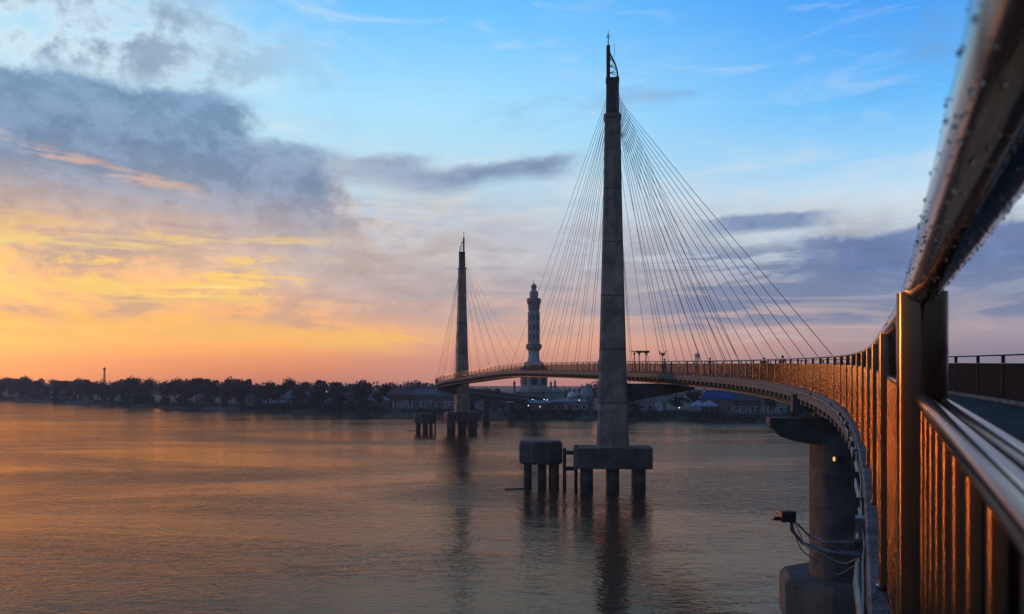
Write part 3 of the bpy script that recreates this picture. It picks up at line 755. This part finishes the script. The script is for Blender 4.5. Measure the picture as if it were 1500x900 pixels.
person(877, 1.2, 85, 130, 'cloth_grey', 'cloth_dark', 'person in a grey top on the deck beyond the pylon', 1)

# ------------------------------------------------------------------ bell tower on the far bank
def tower():
    c = Vector((9.05, 330, -9.0)); x, y = c.x, c.y; k = 330 / F
    def z(py): return (564 - py) * k
    r = thing('clock_tower', c, 'tall octagonal minaret tower with two galleries and an onion-domed lantern on the far bank', 'tower')
    def seg(name, prof, m_, n=8, par=None, smooth=False):
        return MB().lathe((x, y, 0), [(w_ * k / 2 / .96, z(py)) for w_, py in prof], n, 0, smooth).build(name, m_, par or r)
    seg('base', [(40, 598), (40, 578), (36, 577.5)], 'wall_green')
    b1 = seg('podium', [(38, 577.4), (43, 574), (43, 569), (40, 567), (40, 549), (44, 546), (44, 542), (30, 536)], 'tower_stone')
    for i in range(8):
        an = math.pi / 8 + i * math.pi / 4 + math.pi / 8
        MB().box((x + 5.45 * math.cos(an), y + 5.45 * math.sin(an), z(558)), (.3, 2.2, 3.2), an).build('window', 'pane', b1)
    seg('terrace', [(29, 535.9), (30, 534), (30, 531.5), (21, 530)], 'tower_stone')
    seg('lower_shaft', [(20, 529.9), (18, 527), (16.6, 524), (16.6, 516), (17, 514)], 'tower_blue')
    g1 = seg('lower_gallery', [(17.2, 513.9), (22.5, 510), (23, 507.5), (22.5, 505), (17, 504)], 'tower_trim', 16)
    sh = seg('shaft', [(16.2, 503.9), (16.0, 456)], 'tower_blue')
    for i in range(8):
        an = math.pi / 4 * i + math.pi / 8
        MB().box((x + 2.30 * math.cos(an), y + 2.30 * math.sin(an), (z(504) + z(456)) / 2), (.55, .42, z(457) - z(503)), an).build('pilaster', 'tower_trim', sh)
        an2 = an + math.pi / 8
        for q in range(3):
            MB().box((x + 2.17 * math.cos(an2), y + 2.17 * math.sin(an2), z(494 - 14 * q)), (.16, .6, 2.2), an2).build('window', 'pane', sh)
    seg('upper_gallery', [(15, 455.9), (16.5, 452), (17, 447), (19.5, 444), (20.5, 441), (20.5, 438), (15, 437)], 'tower_trim', 16)
    seg('lantern', [(11.5, 436.9), (12.8, 433), (12.6, 429), (10, 426.5), (6.5, 425), (6.5, 423.5)], 'tower_stone', 12, None, True)
    seg('onion_dome', [(6.4, 423.4), (8.4, 421.5), (8.2, 419.5), (5, 417.3), (2, 416), (.7, 413), (.3, 409)], 'tower_trim', 14, None, True)
tower()
def minaret(px_, ytop, Y, w_, label, red=False):
    k = Y / F; c = at(px_, Y, z=-9); r = thing('minaret', c, label, 'minaret', 'slender minarets around the tower')
    zt = (564 - ytop) * k
    MB().lathe((c.x, c.y, 0), [(w_ / 2, -9.5), (w_ / 2 * .9, zt - 3.4), (w_ / 2 * 1.35, zt - 3.2), (w_ / 2 * 1.35, zt - 2.7), (w_ / 2 * .8, zt - 2.6), (w_ / 2 * .8, zt - 1.9)], 10).build('shaft', 'tower_stone', r)
    MB().lathe((c.x, c.y, 0), [(w_ / 2 * .8, zt - 1.89), (w_ / 2 * 1.0, zt - 1.4), (w_ / 2 * .5, zt - .6), (.05, zt)], 10).build('cap', 'roof_red' if red else 'tower_trim', r)
minaret(753.5, 557, 345, 1.3, 'slender minaret with a red cap beside the tall tower', True)
minaret(807, 557.5, 350, 1.2, 'slender grey minaret, the shorter of a pair behind the tower podium')
minaret(813, 556, 350, 1.2, 'slender grey minaret, the taller of a pair behind the tower podium')
# ------------------------------------------------------------------ houses, pavilions, domes
def house(px_, off, w_, d_, hw, hr, wall, roof, label, rz=None, wins=3, cat='house', name='house', stilts=False):
    c = on_bank(px_, off); 
    if rz is None: rz = math.atan2(c.x, c.y) * -1 + random.uniform(-.25, .25)
    r = thing(name, c, label, cat); cr, sr = math.cos(rz), math.sin(rz)
    def L(a, b_, z): return Vector((c.x + a * cr - b_ * sr, c.y + a * sr + b_ * cr, c.z + z))
    zb = 1.3 if stilts else -.4
    wl = MB().box(L(0, 0, (zb + hw) / 2), (w_, d_, hw - zb), rz).build('wall', wall, r)
    e = .6; vs = [L(-w_ / 2 - e, -d_ / 2 - e, hw - .05), L(w_ / 2 + e, -d_ / 2 - e, hw - .05), L(w_ / 2 + e, d_ / 2 + e, hw - .05), L(-w_ / 2 - e, d_ / 2 + e, hw - .05), L(-w_ / 2 + w_ * .12, 0, hw + hr), L(w_ / 2 - w_ * .12, 0, hw + hr)]
    MB().add(vs, [(0, 3, 2, 1), (0, 1, 5, 4), (2, 3, 4, 5), (1, 2, 5), (3, 0, 4)]).build('roof', roof, r)
    for i in range(wins):
        a = -w_ / 2 + w_ * (i + .5) / wins
        if i == wins // 2: MB().box(L(a, -d_ / 2 - .02, zb + 1.15), (1.0, .12, 2.1), rz).build('door', 'door_brown', r)
        else:
            wf = MB().box(L(a, -d_ / 2 - .01, zb + 1.7), (1.3, .1, 1.2), rz).build('window', 'paint_white', r)
            MB().box(L(a, -d_ / 2 - .05, zb + 1.7), (1.1, .08, 1.0), rz).build('pane', 'pane', wf)
    if stilts:
        for a in (-.42, 0, .42):
            for b_ in (-.4, .4): MB().tube([L(a * w_, b_ * d_, -2.5), L(a * w_, b_ * d_, zb)], .12, 6).build('stilt', 'bark', r)
    return r
H = house
H(98, 10, 10, 8, 3.4, 2.2, 'wall_timber', 'roof_zinc', 'timber house with a pale zinc roof among the dense trees upstream', stilts=True)
H(206, 8, 9, 7, 3.3, 2, 'wall_grey', 'roof_brown', 'grey house with a brown roof below a tall palm')
H(300, 7, 9, 7, 3.2, 2, 'wall_timber', 'roof_rust', 'brown timber stilt house with a rust roof at the waterline', stilts=True)
H(372, 9, 8, 6, 3.2, 1.8, 'wall_cream', 'roof_rust', 'cream house with a rusty roof between bank trees')
H(408, 5, 13, 6, 2.4, 1.2, 'wall_timber', 'roof_pale', 'low long shed with a pale roof at the water edge', stilts=True)
H(437, 24, 10, 8, 4.6, 2.2, 'wall_grey', 'roof_zinc', 'grey house with a zinc roof set back above the bank')
H(478, 20, 9, 8, 4.4, 2.4, 'wall_cream', 'roof_red', 'cream house with a red roof behind the bank')
H(503, 12, 8, 7, 3.6, 2.2, 'wall_white', 'roof_zinc', 'white house with a zinc roof beside a lit lamp')
H(524, 22, 10, 8, 4.8, 2.4, 'wall_pink', 'roof_brown', 'pink house with a brown roof behind the bank')
H(553, 9, 9, 6, 3.0, 1.6, 'wall_grey', 'roof_pale', 'grey house with a pale roof beside the lettered sign')
H(590, 24, 13, 9, 5.0, 2.6, 'wall_timber', 'roof_red', 'wide timber house with a red roof above the lettered sign')
H(628, 26, 12, 9, 5.2, 2.4, 'wall_grey', 'roof_zinc', 'grey two-storey house with a zinc roof above the lettered sign')
H(733, 30, 14, 9, 4.5, 1.6, 'wall_grey', 'roof_zinc', 'grey hall with a zinc roof behind the approach viaduct')
H(768, 10, 12, 5, 2.8, .9, 'wall_timber', 'roof_pale', 'low riverside kiosk with a pale roof below the tower', wins=5)
H(800, 9, 12, 5, 2.7, .9, 'wall_timber', 'roof_pale', 'long riverside kiosk with a pale roof right of the tower base', wins=5)
H(812, 32, 7, 7, 6.5, .8, 'wall_green', 'roof_zinc', 'tall pale green house beside the tower podium')
H(835, 13, 13, 6, 3.2, .9, 'wall_white', 'roof_pale', 'white low pavilion with a flat pale roof under the white dome', wins=5)
H(928, 34, 12, 9, 5, 2.4, 'wall_green', 'roof_brown', 'green house with a brown roof behind the concrete pylon')
H(955, 18, 9, 7, 3.4, 2.2, 'wall_white', 'roof_zinc', 'small white house with a zinc roof near the arch stage')
H(1052, 16, 11, 9, 4.4, 3.0, 'wall_pink', 'roof_blue', 'house with a bright blue roof on the far bank')
H(1130, 20, 12, 9, 4.4, 2.4, 'wall_cream', 'roof_rust', 'cream house with a rust roof behind the river lettering')
H(1190, 26, 12, 9, 4.4, 2.4, 'wall_grey', 'roof_brown', 'grey house with a brown roof far along the bank')
H(392, 15, 8, 6, 3.6, 2.0, 'wall_green', 'roof_rust', 'green house with a rust roof behind the long shed')
H(424, 10, 7, 6, 3.2, 1.8, 'wall_pink', 'roof_zinc', 'pink house with a zinc roof beside the long shed')
H(455, 9, 8, 6, 3.2, 1.9, 'wall_timber', 'roof_brown', 'timber house with a brown roof close to the water', stilts=True)
H(490, 6, 7, 5, 2.8, 1.6, 'wall_timber', 'roof_zinc', 'small timber stilt house with a zinc roof at the water', stilts=True)
H(514, 8, 7, 5, 3.0, 1.8, 'wall_green', 'roof_brown', 'small green house with a brown roof at the water')
H(538, 14, 8, 6, 3.6, 2.0, 'wall_cream', 'roof_zinc', 'cream house with a zinc roof near the lettered sign')
H(660, 24, 10, 8, 4.6, 2.0, 'wall_pink', 'roof_brown', 'pink house with a brown roof behind the lettered sign')
H(700, 22, 9, 7, 4.2, 2.0, 'wall_timber', 'roof_rust', 'timber house with a rust roof beside the viaduct pier')
H(1088, 18, 9, 7, 4.0, 2.2, 'wall_timber', 'roof_brown', 'timber house with a brown roof above the GEN lettering')
H(1160, 12, 9, 7, 3.6, 2.0, 'wall_green', 'roof_zinc', 'green house with a zinc roof beyond the GEN lettering')
def domed(px_, off, dia, hb_, mt, label, pointed):
    c = on_bank(px_, off); r = thing('domed_pavilion', c, label, 'pavilion'); R_ = dia / 2
    MB().lathe(c, [(R_ * 1.05, -.4), (R_ * 1.05, hb_ - .3), (R_ * 1.2, hb_ - .2), (R_ * 1.2, hb_)], 12).build('drum', 'wall_white', r)
    pf = [(R_ * math.cos(a * math.pi / 20), hb_ + R_ * math.sin(a * math.pi / 20)) for a in range(0, 10)] if not pointed else [(R_ * .9, hb_), (R_ * 1.05, hb_ + R_ * .5), (R_ * .8, hb_ + R_ * 1.1), (R_ * .35, hb_ + R_ * 1.6), (R_ * .08, hb_ + R_ * 2.1)]
    MB().lathe(c, pf + [(.05, pf[-1][1] + .3)], 16).build('dome', mt, r)
    MB().tube([c + Vector((0, 0, pf[-1][1])), c + Vector((0, 0, pf[-1][1] + 1.0))], .06, 5).build('finial', 'tower_trim', r)
domed(838, 16, 3.6, 4.9, 'dome_white', 'round pavilion with a smooth white dome', False)
domed(846, 18, 1.6, 5.6, 'dome_white', 'tiny turret with a small white dome between two larger domes', False)
domed(859, 20, 5.2, 4.0, 'dome_green', 'round pavilion with a pale green pointed dome', True)
# tents and arch stage
def tent(px_, off, label):
    c = on_bank(px_, off); r = thing('market_tent', c, label, 'tent', 'pale blue tents by the blue-roofed house'); w_ = 2.3
    MB().add([(c.x + a * w_, c.y + b_ * w_, c.z + 2.7) for a, b_ in ((-1, -1), (1, -1), (1, 1), (-1, 1))] + [(c.x, c.y, c.z + 4.4)] + [(c.x + a * w_, c.y + b_ * w_, c.z + 2.3) for a, b_ in ((-1, -1), (1, -1), (1, 1), (-1, 1))],
             [(0, 1, 4), (1, 2, 4), (2, 3, 4), (3, 0, 4), (5, 6, 1, 0), (6, 7, 2, 1), (7, 8, 3, 2), (8, 5, 0, 3)]).build('canopy', 'fabric_blue', r)
    for a in (-1, 1):
        for b_ in (-1, 1): MB().tube([(c.x + a * 2.2, c.y + b_ * 2.2, c.z - .3), (c.x + a * 2.2, c.y + b_ * 2.2, c.z + 2.6)], .06, 6).build('pole', 'dark_steel', r)
tent(1023, 8, 'square tent with a pale blue peaked canopy by the blue-roofed house'); tent(1039, 8, 'square tent with a pale blue peaked canopy by the blue-roofed house')
c = on_bank(990, 10); r = thing('arch_stage', c, 'dark open-air stage with a curved roof between two white side banners', 'stage')
pts = [(c.x + 6.2 * math.cos(R(a)), c.y, c.z + 2.2 + 3.2 * math.sin(R(a))) for a in range(0, 181, 15)]
MB().tube(pts, .22, 8).build('arch', 'dome_green', r)
rv = []; 
for a in range(0, 181, 15):
    for dy_ in (0, 5): rv.append((c.x + 6.1 * math.cos(R(a)), c.y + dy_, c.z + 2.2 + 3.1 * math.sin(R(a))))
    for dy_ in (0, 5): rv.append((c.x + 5.95 * math.cos(R(a)), c.y + dy_, c.z + 2.2 + 2.95 * math.sin(R(a))))
rf = []
for i in range(12):
    a = 4 * i; rf += [(a, a + 1, a + 5, a + 4), (a + 2, a + 6, a + 7, a + 3), (a, a + 4, a + 6, a + 2), (a + 1, a + 3, a + 7, a + 5)]
MB().add(rv, rf).build('roof', 'roof_brown', r)
MB().box((c.x, c.y + 2.5, c.z + .2), (12, 5, 1.0)).build('platform', 'wall_timber', r)
for sx in (-1, 1):
    MB().add([(c.x + sx * a, c.y - .3 + d, c.z + z) for d in (0, .1) for a, z in ((4.6, .3), (6.6, .1), (7.4, 3.6), (4.7, 3.2))], [(0, 1, 2, 3), (7, 6, 5, 4), (0, 4, 5, 1), (1, 5, 6, 2), (2, 6, 7, 3), (3, 7, 4, 0)]).build('banner', 'fabric_white', r)
# lettering
def lettering(text, px0, px1, off, hgt, zb, label):
    a = on_bank(px0, off); b2 = on_bank(px1, off); d = (b2 - a); d.z = 0; ln = d.length; d.normalize(); rz = math.atan2(d.y, d.x)
    r = thing('letter_sign', a, label, 'sign'); step = ln / len(text); dg = None
    for i, ch in enumerate(text):
        if ch == ' ': continue
        cu = bpy.data.curves.new('letter', 'FONT'); cu.body = ch; cu.size = hgt * 1.38; cu.extrude = .12; cu.align_x = 'CENTER'; cu.offset = .05; cu.resolution_u = 3
        tmp = bpy.data.objects.new('tmp', cu); C.objects.link(tmp)
        me = bpy.data.meshes.new_from_object(tmp.evaluated_get(bpy.context.evaluated_depsgraph_get())); bpy.data.objects.remove(tmp)
        me.materials.clear(); me.materials.append(M['letter_white'])
        wd = max(v.co.x for v in me.vertices) - min(v.co.x for v in me.vertices); kx = min(1.3, step * .84 / wd)
        me.transform(Matrix.Rotation(rz, 4, 'Z') @ Matrix.Rotation(R(90), 4, 'X') @ Matrix.Diagonal((kx if ch not in 'I' else 1.1, 1, 1, 1)))
        p = a + d * (step * (i + .5)); o = piece('letter', me, r, (p.x, p.y, zb))
    m_ = (a + b2) / 2
    MB().box((m_.x, m_.y, zb - .55), (ln + 1.5, .8, 1.1), rz).build('plinth', 'wall_grey', r)
lettering('JAMBI KOTA SEBERANG', 573, 708, 5.5, 3.2, -9.35, 'long row of white capital letters reading JAMBI KOTA SEBERANG on the bank')
lettering('GENTALA', 1071, 1143, 5, 2.3, -9.15, 'row of white capital letters starting GEN on the bank by the pier')
# small lit lamps on the bank
for px_, off, y_, lb in ((780, 14, 585.5, 'lit white lamp on a post before the tower base'), (783, 14, 586.3, 'lit white lamp on a post before the tower base'), (797, 14, 585.5, 'lit white lamp on a post right of the tower base'), (801.5, 14, 586, 'lit white lamp on a post right of the tower base'),
                      (774, 5, 594.3, 'lit white lamp low at the water edge below the tower'), (791, 5, 596, 'lit white lamp low at the water edge below the kiosks'), (848.5, 8, 586.5, 'lit white lamp before the domed pavilions'), (505, 7, 588.5, 'lit white lamp by the white house'), (478, 12, 574, 'dim lit lamp above the red-roofed house'),
                      (995, 12, 597.5, 'lit lamp inside the arch stage')):
    c = on_bank(px_, off); zt = (564 - y_) / F * c.y
    r = thing('bank_lamp', c, lb, 'lamp', 'lit lamps on the far bank')
    MB().tube([(c.x, c.y, c.z - .3), (c.x, c.y, zt - .15)], .06, 6).build('post', 'dark_steel', r)
    MB().lathe((c.x, c.y, zt), [(.06, -.16), (.15, -.07), (.15, .07), (.06, .15)], 8).build('globe', 'lamp_lit', r)
# lattice telecom masts
def mast(px_, ytop, Y, w_, striped, label):
    c = at(px_, Y, z=-9.2); zt = (564 - ytop) / F * Y; r = thing('telecom_mast', c, label, 'mast'); n = 8; hh = (zt + 9.2) / n
    for i in range(n):
        mb = MB(); w0 = w_ * (1 - .55 * i / n) / 2; w1 = w_ * (1 - .55 * (i + 1) / n) / 2; z0 = -9.2 + hh * i; z1 = z0 + hh
        q0 = [Vector((c.x + a * w0, c.y + b_ * w0, z0)) for a, b_ in ((-1, -1), (1, -1), (1, 1), (-1, 1))]; q1 = [Vector((c.x + a * w1, c.y + b_ * w1, z1)) for a, b_ in ((-1, -1), (1, -1), (1, 1), (-1, 1))]
        for k_ in range(4): mb.tube([q0[k_], q1[k_]], .14, 5); mb.tube([q0[k_], q1[(k_ + 1) % 4]], .09, 4); mb.tube([q1[k_], q0[(k_ + 1) % 4]], .09, 4); mb.tube([q1[k_], q1[(k_ + 1) % 4]], .09, 4)
        mb.build('lattice_section', ('paint_red' if i % 2 else 'paint_white') if striped else 'dark_steel', r)
    for a in range(3):
        an = a * 2.1; MB().box((c.x + w_ * .45 * math.cos(an), c.y + w_ * .45 * math.sin(an), zt - 1.2), (.4, .8, 2.2), an).build('antenna', 'paint_white', r)
    MB().tube([(c.x, c.y, zt - .5), (c.x, c.y, zt + 2)], .08, 5).build('spike', 'dark_steel', r)
mast(153, 539, 735, 1.9, False, 'thin lattice telecom mast standing above the dense bank trees')
mast(1021, 518, 430, 2.6, True, 'red and white striped lattice mast rising behind the footbridge')

# ------------------------------------------------------------------ trees
rt = random.Random(11)
def leaf(mb, c, sz, rr):
    n = Vector((rr.gauss(0, 1), rr.gauss(0, 1), rr.gauss(0, 1) + .5)).normalized(); a = n.orthogonal().normalized(); b_ = n.cross(a)
    an = rr.uniform(0, 6.28); u = a * math.cos(an) + b_ * math.sin(an); v = n.cross(u)
    mb.add([c - u * sz, c - v * sz * .55, c + u * sz, c + v * sz * .55], [(0, 1, 2, 3)])
def tree_proto(hgt, wid, lobes, leaves, mt, rr, lift=.28):
    r = bpy.data.objects.new('bank_tree', None); C.objects.link(r); ORI[r.name] = Vector((0, 0, 0))
    tb = MB(); fork = hgt * (lift + .12)
    tb.tube([(0, 0, -.6), (rr.uniform(-.2, .2), 0, fork * .5), (rr.uniform(-.3, .3), rr.uniform(-.3, .3), fork), (0, 0, hgt * .8)], [.32, .26, .22, .07], 7)
    cb = MB(); cs2 = []
    for i in range(lobes):
        an = rr.uniform(0, 6.28); q = rr.random() ** .6
        z = hgt * (lift + (.92 - lift) * rr.random() ** .8); top = (z / hgt - lift) / (1 - lift)
        rad = wid / 2 * (1.05 - .7 * abs(top - .35)) * q * .72
        c = Vector((rad * math.cos(an), rad * math.sin(an), z)); cs2.append((c, wid * rr.uniform(.15, .25)))
    for c, _ in cs2[::2]: tb.tube([(0, 0, min(fork, c.z * .75)), (c.x * .5, c.y * .5, (fork + c.z) / 2), tuple(c)], [.12, .09, .03], 5)
    tb.build('trunk', 'bark', r)
    for _ in range(leaves):
        c, q = rr.choice(cs2); d = Vector((rr.gauss(0, 1), rr.gauss(0, 1), rr.gauss(0, .8))).normalized() * q * rr.uniform(.45, 1.15)
        leaf(cb, c + d, rr.uniform(.35, .75), rr)
    cb.build('crown', mt, r)
    return r
def palm_proto(hgt, rr):
    r = bpy.data.objects.new('palm_tree', None); C.objects.link(r); ORI[r.name] = Vector((0, 0, 0))
    MB().tube([(0, 0, -.6), (.3, 0, hgt * .4), (.5, .1, hgt * .75), (.4, .1, hgt)], [.24, .18, .15, .13], 7).build('trunk', 'bark', r)
    fb = MB()
    for i in range(17):
        an = i * 2.4 + rr.uniform(-.2, .2); el = rr.uniform(-.1, 1.1); ln = rr.uniform(3.4, 4.6); pts = []
        for j in range(8):
            f = j / 7; pts.append(Vector((.4 + math.cos(an) * ln * f * math.cos(el * (1 - f * .4)), .1 + math.sin(an) * ln * f * math.cos(el * (1 - f * .4)), hgt + ln * f * math.sin(el) * (1 - .4 * f) - 2.3 * f * f)))
        side = Vector((-math.sin(an), math.cos(an), 0))
        for j in range(7):
            p = pts[j]; q = pts[j + 1]; m_ = (p + q) / 2
            for sg in (-1, 1):
                tip = m_ + side * sg * .75 * (1.15 - abs(j / 7 - .35)) + Vector((0, 0, -.45)); fb.add([p, q, tip + (q - p) * .35], [(0, 1, 2)])
    fb.build('crown', 'leaf_palm', r)
    return r
KINDS = []
def kind(proto, label, cat='tree', group=None, base=1.0): KINDS.append((proto, label, cat, group, base)); return len(KINDS) - 1
K_broad = kind(tree_proto(13, 11, 16, 1500, 'leaf_dark', rt), 'broad dark green tree with a rounded crown on the far bank', 'tree', 'broad dark trees on the far bank')
K_tall = kind(tree_proto(16, 9, 15, 1500, 'leaf_mid', rt, .3), 'tall green tree with an uneven crown on the far bank', 'tree', 'tall uneven trees on the far bank')
K_open = kind(tree_proto(12, 12, 12, 1000, 'leaf_olive', rt, .35), 'spreading olive green tree with a loose crown on the far bank', 'tree', 'loose olive trees on the far bank')
K_bush = kind(tree_proto(5.5, 8, 11, 900, 'leaf_mid', rt, .08), 'low rounded green shrub along the waterline of the far bank', 'shrub', 'shrubs along the far waterline')
K_palm = kind(palm_proto(13, rt), 'coconut palm rising above the bank trees', 'palm', 'palms on the far bank')
K_b2 = kind(tree_proto(12, 10, 9, 1300, 'leaf_mid', rt, .22), 'lopsided green tree with a lumpy crown on the far bank', 'tree', 'lumpy trees on the far bank')
K_t2 = kind(tree_proto(15, 7, 11, 1100, 'leaf_dark', rt, .34), 'narrow dark tree with an open crown on the far bank', 'tree', 'narrow dark trees on the far bank')
KINDS[K_bush][0].name = 'bank_shrub'
used = set()
MARKS = [(o.location.copy(), ' '.join(o['label'].split(' ')[:7])) for o in bpy.data.objects if o.parent is None and o.get('category') in ('house', 'sign', 'stage', 'pavilion', 'mast', 'tower', 'tent')]
CUT = {' with a', ' with', ' at the', ' at', ' behind the', ' behind', ' set', ' beside', ' on', ' on the', ' reading', ' beside the', ' and', ' beside a', ' in', ' between', ' above', ' below', ' of', ' by the', ' a', ' the', ' two', ' by'}
def trim(t):
    go = True
    while go:
        go = False
        for c_ in CUT:
            if t.endswith(c_): t = t[:-len(c_)]; go = True
    return t
SHORT = {K_b2: 'lumpy lopsided tree', K_t2: 'narrow dark tree', K_broad: 'broad dark tree', K_tall: 'tall uneven green tree', K_open: 'loose olive green tree', K_bush: 'low waterline shrub', K_palm: 'coconut palm'}
def plant(k, p, s_, sz=None):
    pr_, label, cat, group, _ = KINDS[k]
    if k not in used: o = pr_; used.add(k)
    else: o = copy_tree(pr_)
    o.location = p; o.rotation_euler.z = rt.uniform(0, 6.28); o.scale = (s_ * rt.uniform(.9, 1.12), s_ * rt.uniform(.9, 1.12), (sz or s_))
    d_, mk = min(((Vector(p) - q).length, t) for q, t in MARKS)
    if d_ < 24:
        mkp = [q for q, t in MARKS if t == mk][0]
        label = SHORT[k] + (' behind the ' if p[1] > mkp.y + 5 else ' before the ' if p[1] < mkp.y - 5 else ' beside the ') + trim(mk)
    tag(o, label, cat, group)
# treeline: height of the tree tops in the photograph's rows, by bearing
top_row = [(-40, 556), (60, 557), (110, 559), (150, 561), (200, 556), (240, 560), (285, 555), (330, 561), (345, 556), (380, 562), (415, 562), (428, 558), (455, 561), (480, 562), (520, 563), (532, 557), (560, 562), (600, 563), (640, 566), (700, 570), (760, 572), (810, 567), (850, 566), (868, 558), (885, 556), (910, 566), (960, 568), (1000, 572), (1060, 572), (1200, 560), (1300, 552), (1500, 545)]
tr_x = [a for a, _ in top_row]; tr_y = [b_ for _, b_ in top_row]
def top_at(px_): return float(np.interp(px_, tr_x, tr_y))
nat = {K_b2: 12, K_t2: 15, K_broad: 13, K_tall: 16, K_open: 12, K_bush: 5.5, K_palm: 15}
px_ = -60.0
while px_ < 1320:
    far = on_bank(px_, 12).y
    stp = 8.0 * F / far
    dens = 1 if px_ < 560 else .62
    for off, prob in ((5, .9), (14, .95), (30, .95), (52, .7)):
        if rt.random() > prob * dens: continue
        q = px_ + rt.uniform(-.5, .5) * stp
        if 565 < q < 745 and off < 30: continue
        if 745 < q < 872 and off < 52: continue
        if 940 < q < 1120 and off < 20: continue
        if px_ >= 380 and off <= 5 and rt.random() < .4: continue
        if 390 < q < 560 and off == 14 and rt.random() < .25: continue
        c = on_bank(q, off + rt.uniform(-3, 3)); c.z -= .2
        want = (565.2 - top_at(q)) / F * c.y - c.z
        k_ = rt.choices([K_broad, K_tall, K_open, K_b2, K_t2], [4, 3, 2, 4, 3])[0]
        hf = max(4.5, want * rt.uniform(.74, 1.10) * (0.78 if off <= 5 else 1))
        s_ = hf / nat[k_]; plant(k_, c, max(.72, min(1.5, s_ * rt.uniform(.82, 1.12))), s_)
    if rt.random() < .75 * dens and not 560 < px_ < 872 and not 960 < px_ < 1110:
        c = on_bank(px_ + rt.uniform(-4, 4), 2.5 + rt.random() * 2); plant(K_bush, c, rt.uniform(.5, .95))
    px_ += stp
for q, off, y_ in ((198, 12, 553), (192, 20, 557), (40, 18, 556), (118, 16, 558), (345, 16, 558), (512, 18, 562), (470, 25, 561), (897, 40, 561), (1000, 40, 566)):
    c = on_bank(q, off); s_ = ((564 - y_) / F * c.y - c.z) / 14.5; plant(K_palm, c, max(.75, s_), s_)
# far woods that read as one mass
fw = MB(); rr = random.Random(5)
for i in range(520):
    px_ = rr.uniform(-60, 1330); Y = (on_bank(px_, 60).y) + 40 + 520 * rr.random() ** 1.3
    if px_ < 300: Y += 120
    yt = top_at(px_) + rr.uniform(-2.2, 3.5) + (1.5 if 640 < px_ < 1000 else 0)
    if 585 < px_ < 632: yt = 556 + abs(px_ - 610) * .2 + rr.uniform(0, 3)
    if 430 < px_ < 530: yt = min(yt, 559 + rr.uniform(0, 3))
    zt = (564 - yt) / F * Y; c0 = at(px_, Y, z=0); wd = rr.uniform(5, 10) * Y / 520
    for _ in range(60):
        d = Vector((rr.gauss(0, 1), rr.gauss(0, 1), rr.gauss(0, 1))).normalized() * rr.random() ** .33
        z = zt - 7 + 7 * d.z if rr.random() < .7 else rr.uniform(-9, zt - 5)
        leaf(fw, Vector((c0.x + d.x * wd, c0.y + d.y * wd, z)), rr.uniform(1.0, 2.0), rr)
o = fw.build('far_woods', 'leaf_dark'); o['kind'] = 'stuff'; tag(o, 'hazy mass of distant woods behind the far bank', 'woods')
# reeds and grass along the waterline
gr = MB()
for i in range(5200):
    px_ = rr.uniform(-40, 1310); c = on_bank(px_, rr.uniform(.3, 7)); h_ = rr.uniform(.5, 1.7); a = rr.uniform(0, 3.14); w_ = rr.uniform(.25, .6)
    l = Vector((rr.uniform(-.4, .4), rr.uniform(-.4, .4), h_)); gr.add([c + Vector((-w_ * math.cos(a), -w_ * math.sin(a), -.3)), c + Vector((w_ * math.cos(a), w_ * math.sin(a), -.3)), c + l], [(0, 1, 2)])
o = gr.build('bank_grass', 'grass'); o['kind'] = 'stuff'; tag(o, 'rough grass and reeds along the far waterline', 'grass')

# ------------------------------------------------------------------ haze: the river air
hz = MB().box((0, 450, 18), (2600, 2300, 62)); ho = hz.build('haze', 'steel'); ho['kind'] = 'stuff'; tag(ho, 'thin evening haze over the river', 'haze')
m = bpy.data.materials.new('haze_air'); m.use_nodes = True; t = m.node_tree; t.nodes.clear()
pvn = t.nodes.new('ShaderNodeVolumePrincipled'); pvn.inputs['Color'].default_value = (0.80, 0.85, 0.95, 1); pvn.inputs['Density'].default_value = 0.00022; pvn.inputs['Anisotropy'].default_value = 0.2
ou = t.nodes.new('ShaderNodeOutputMaterial'); t.links.new(pvn.outputs[0], ou.inputs['Volume'])
ho.data.materials.clear(); ho.data.materials.append(m)
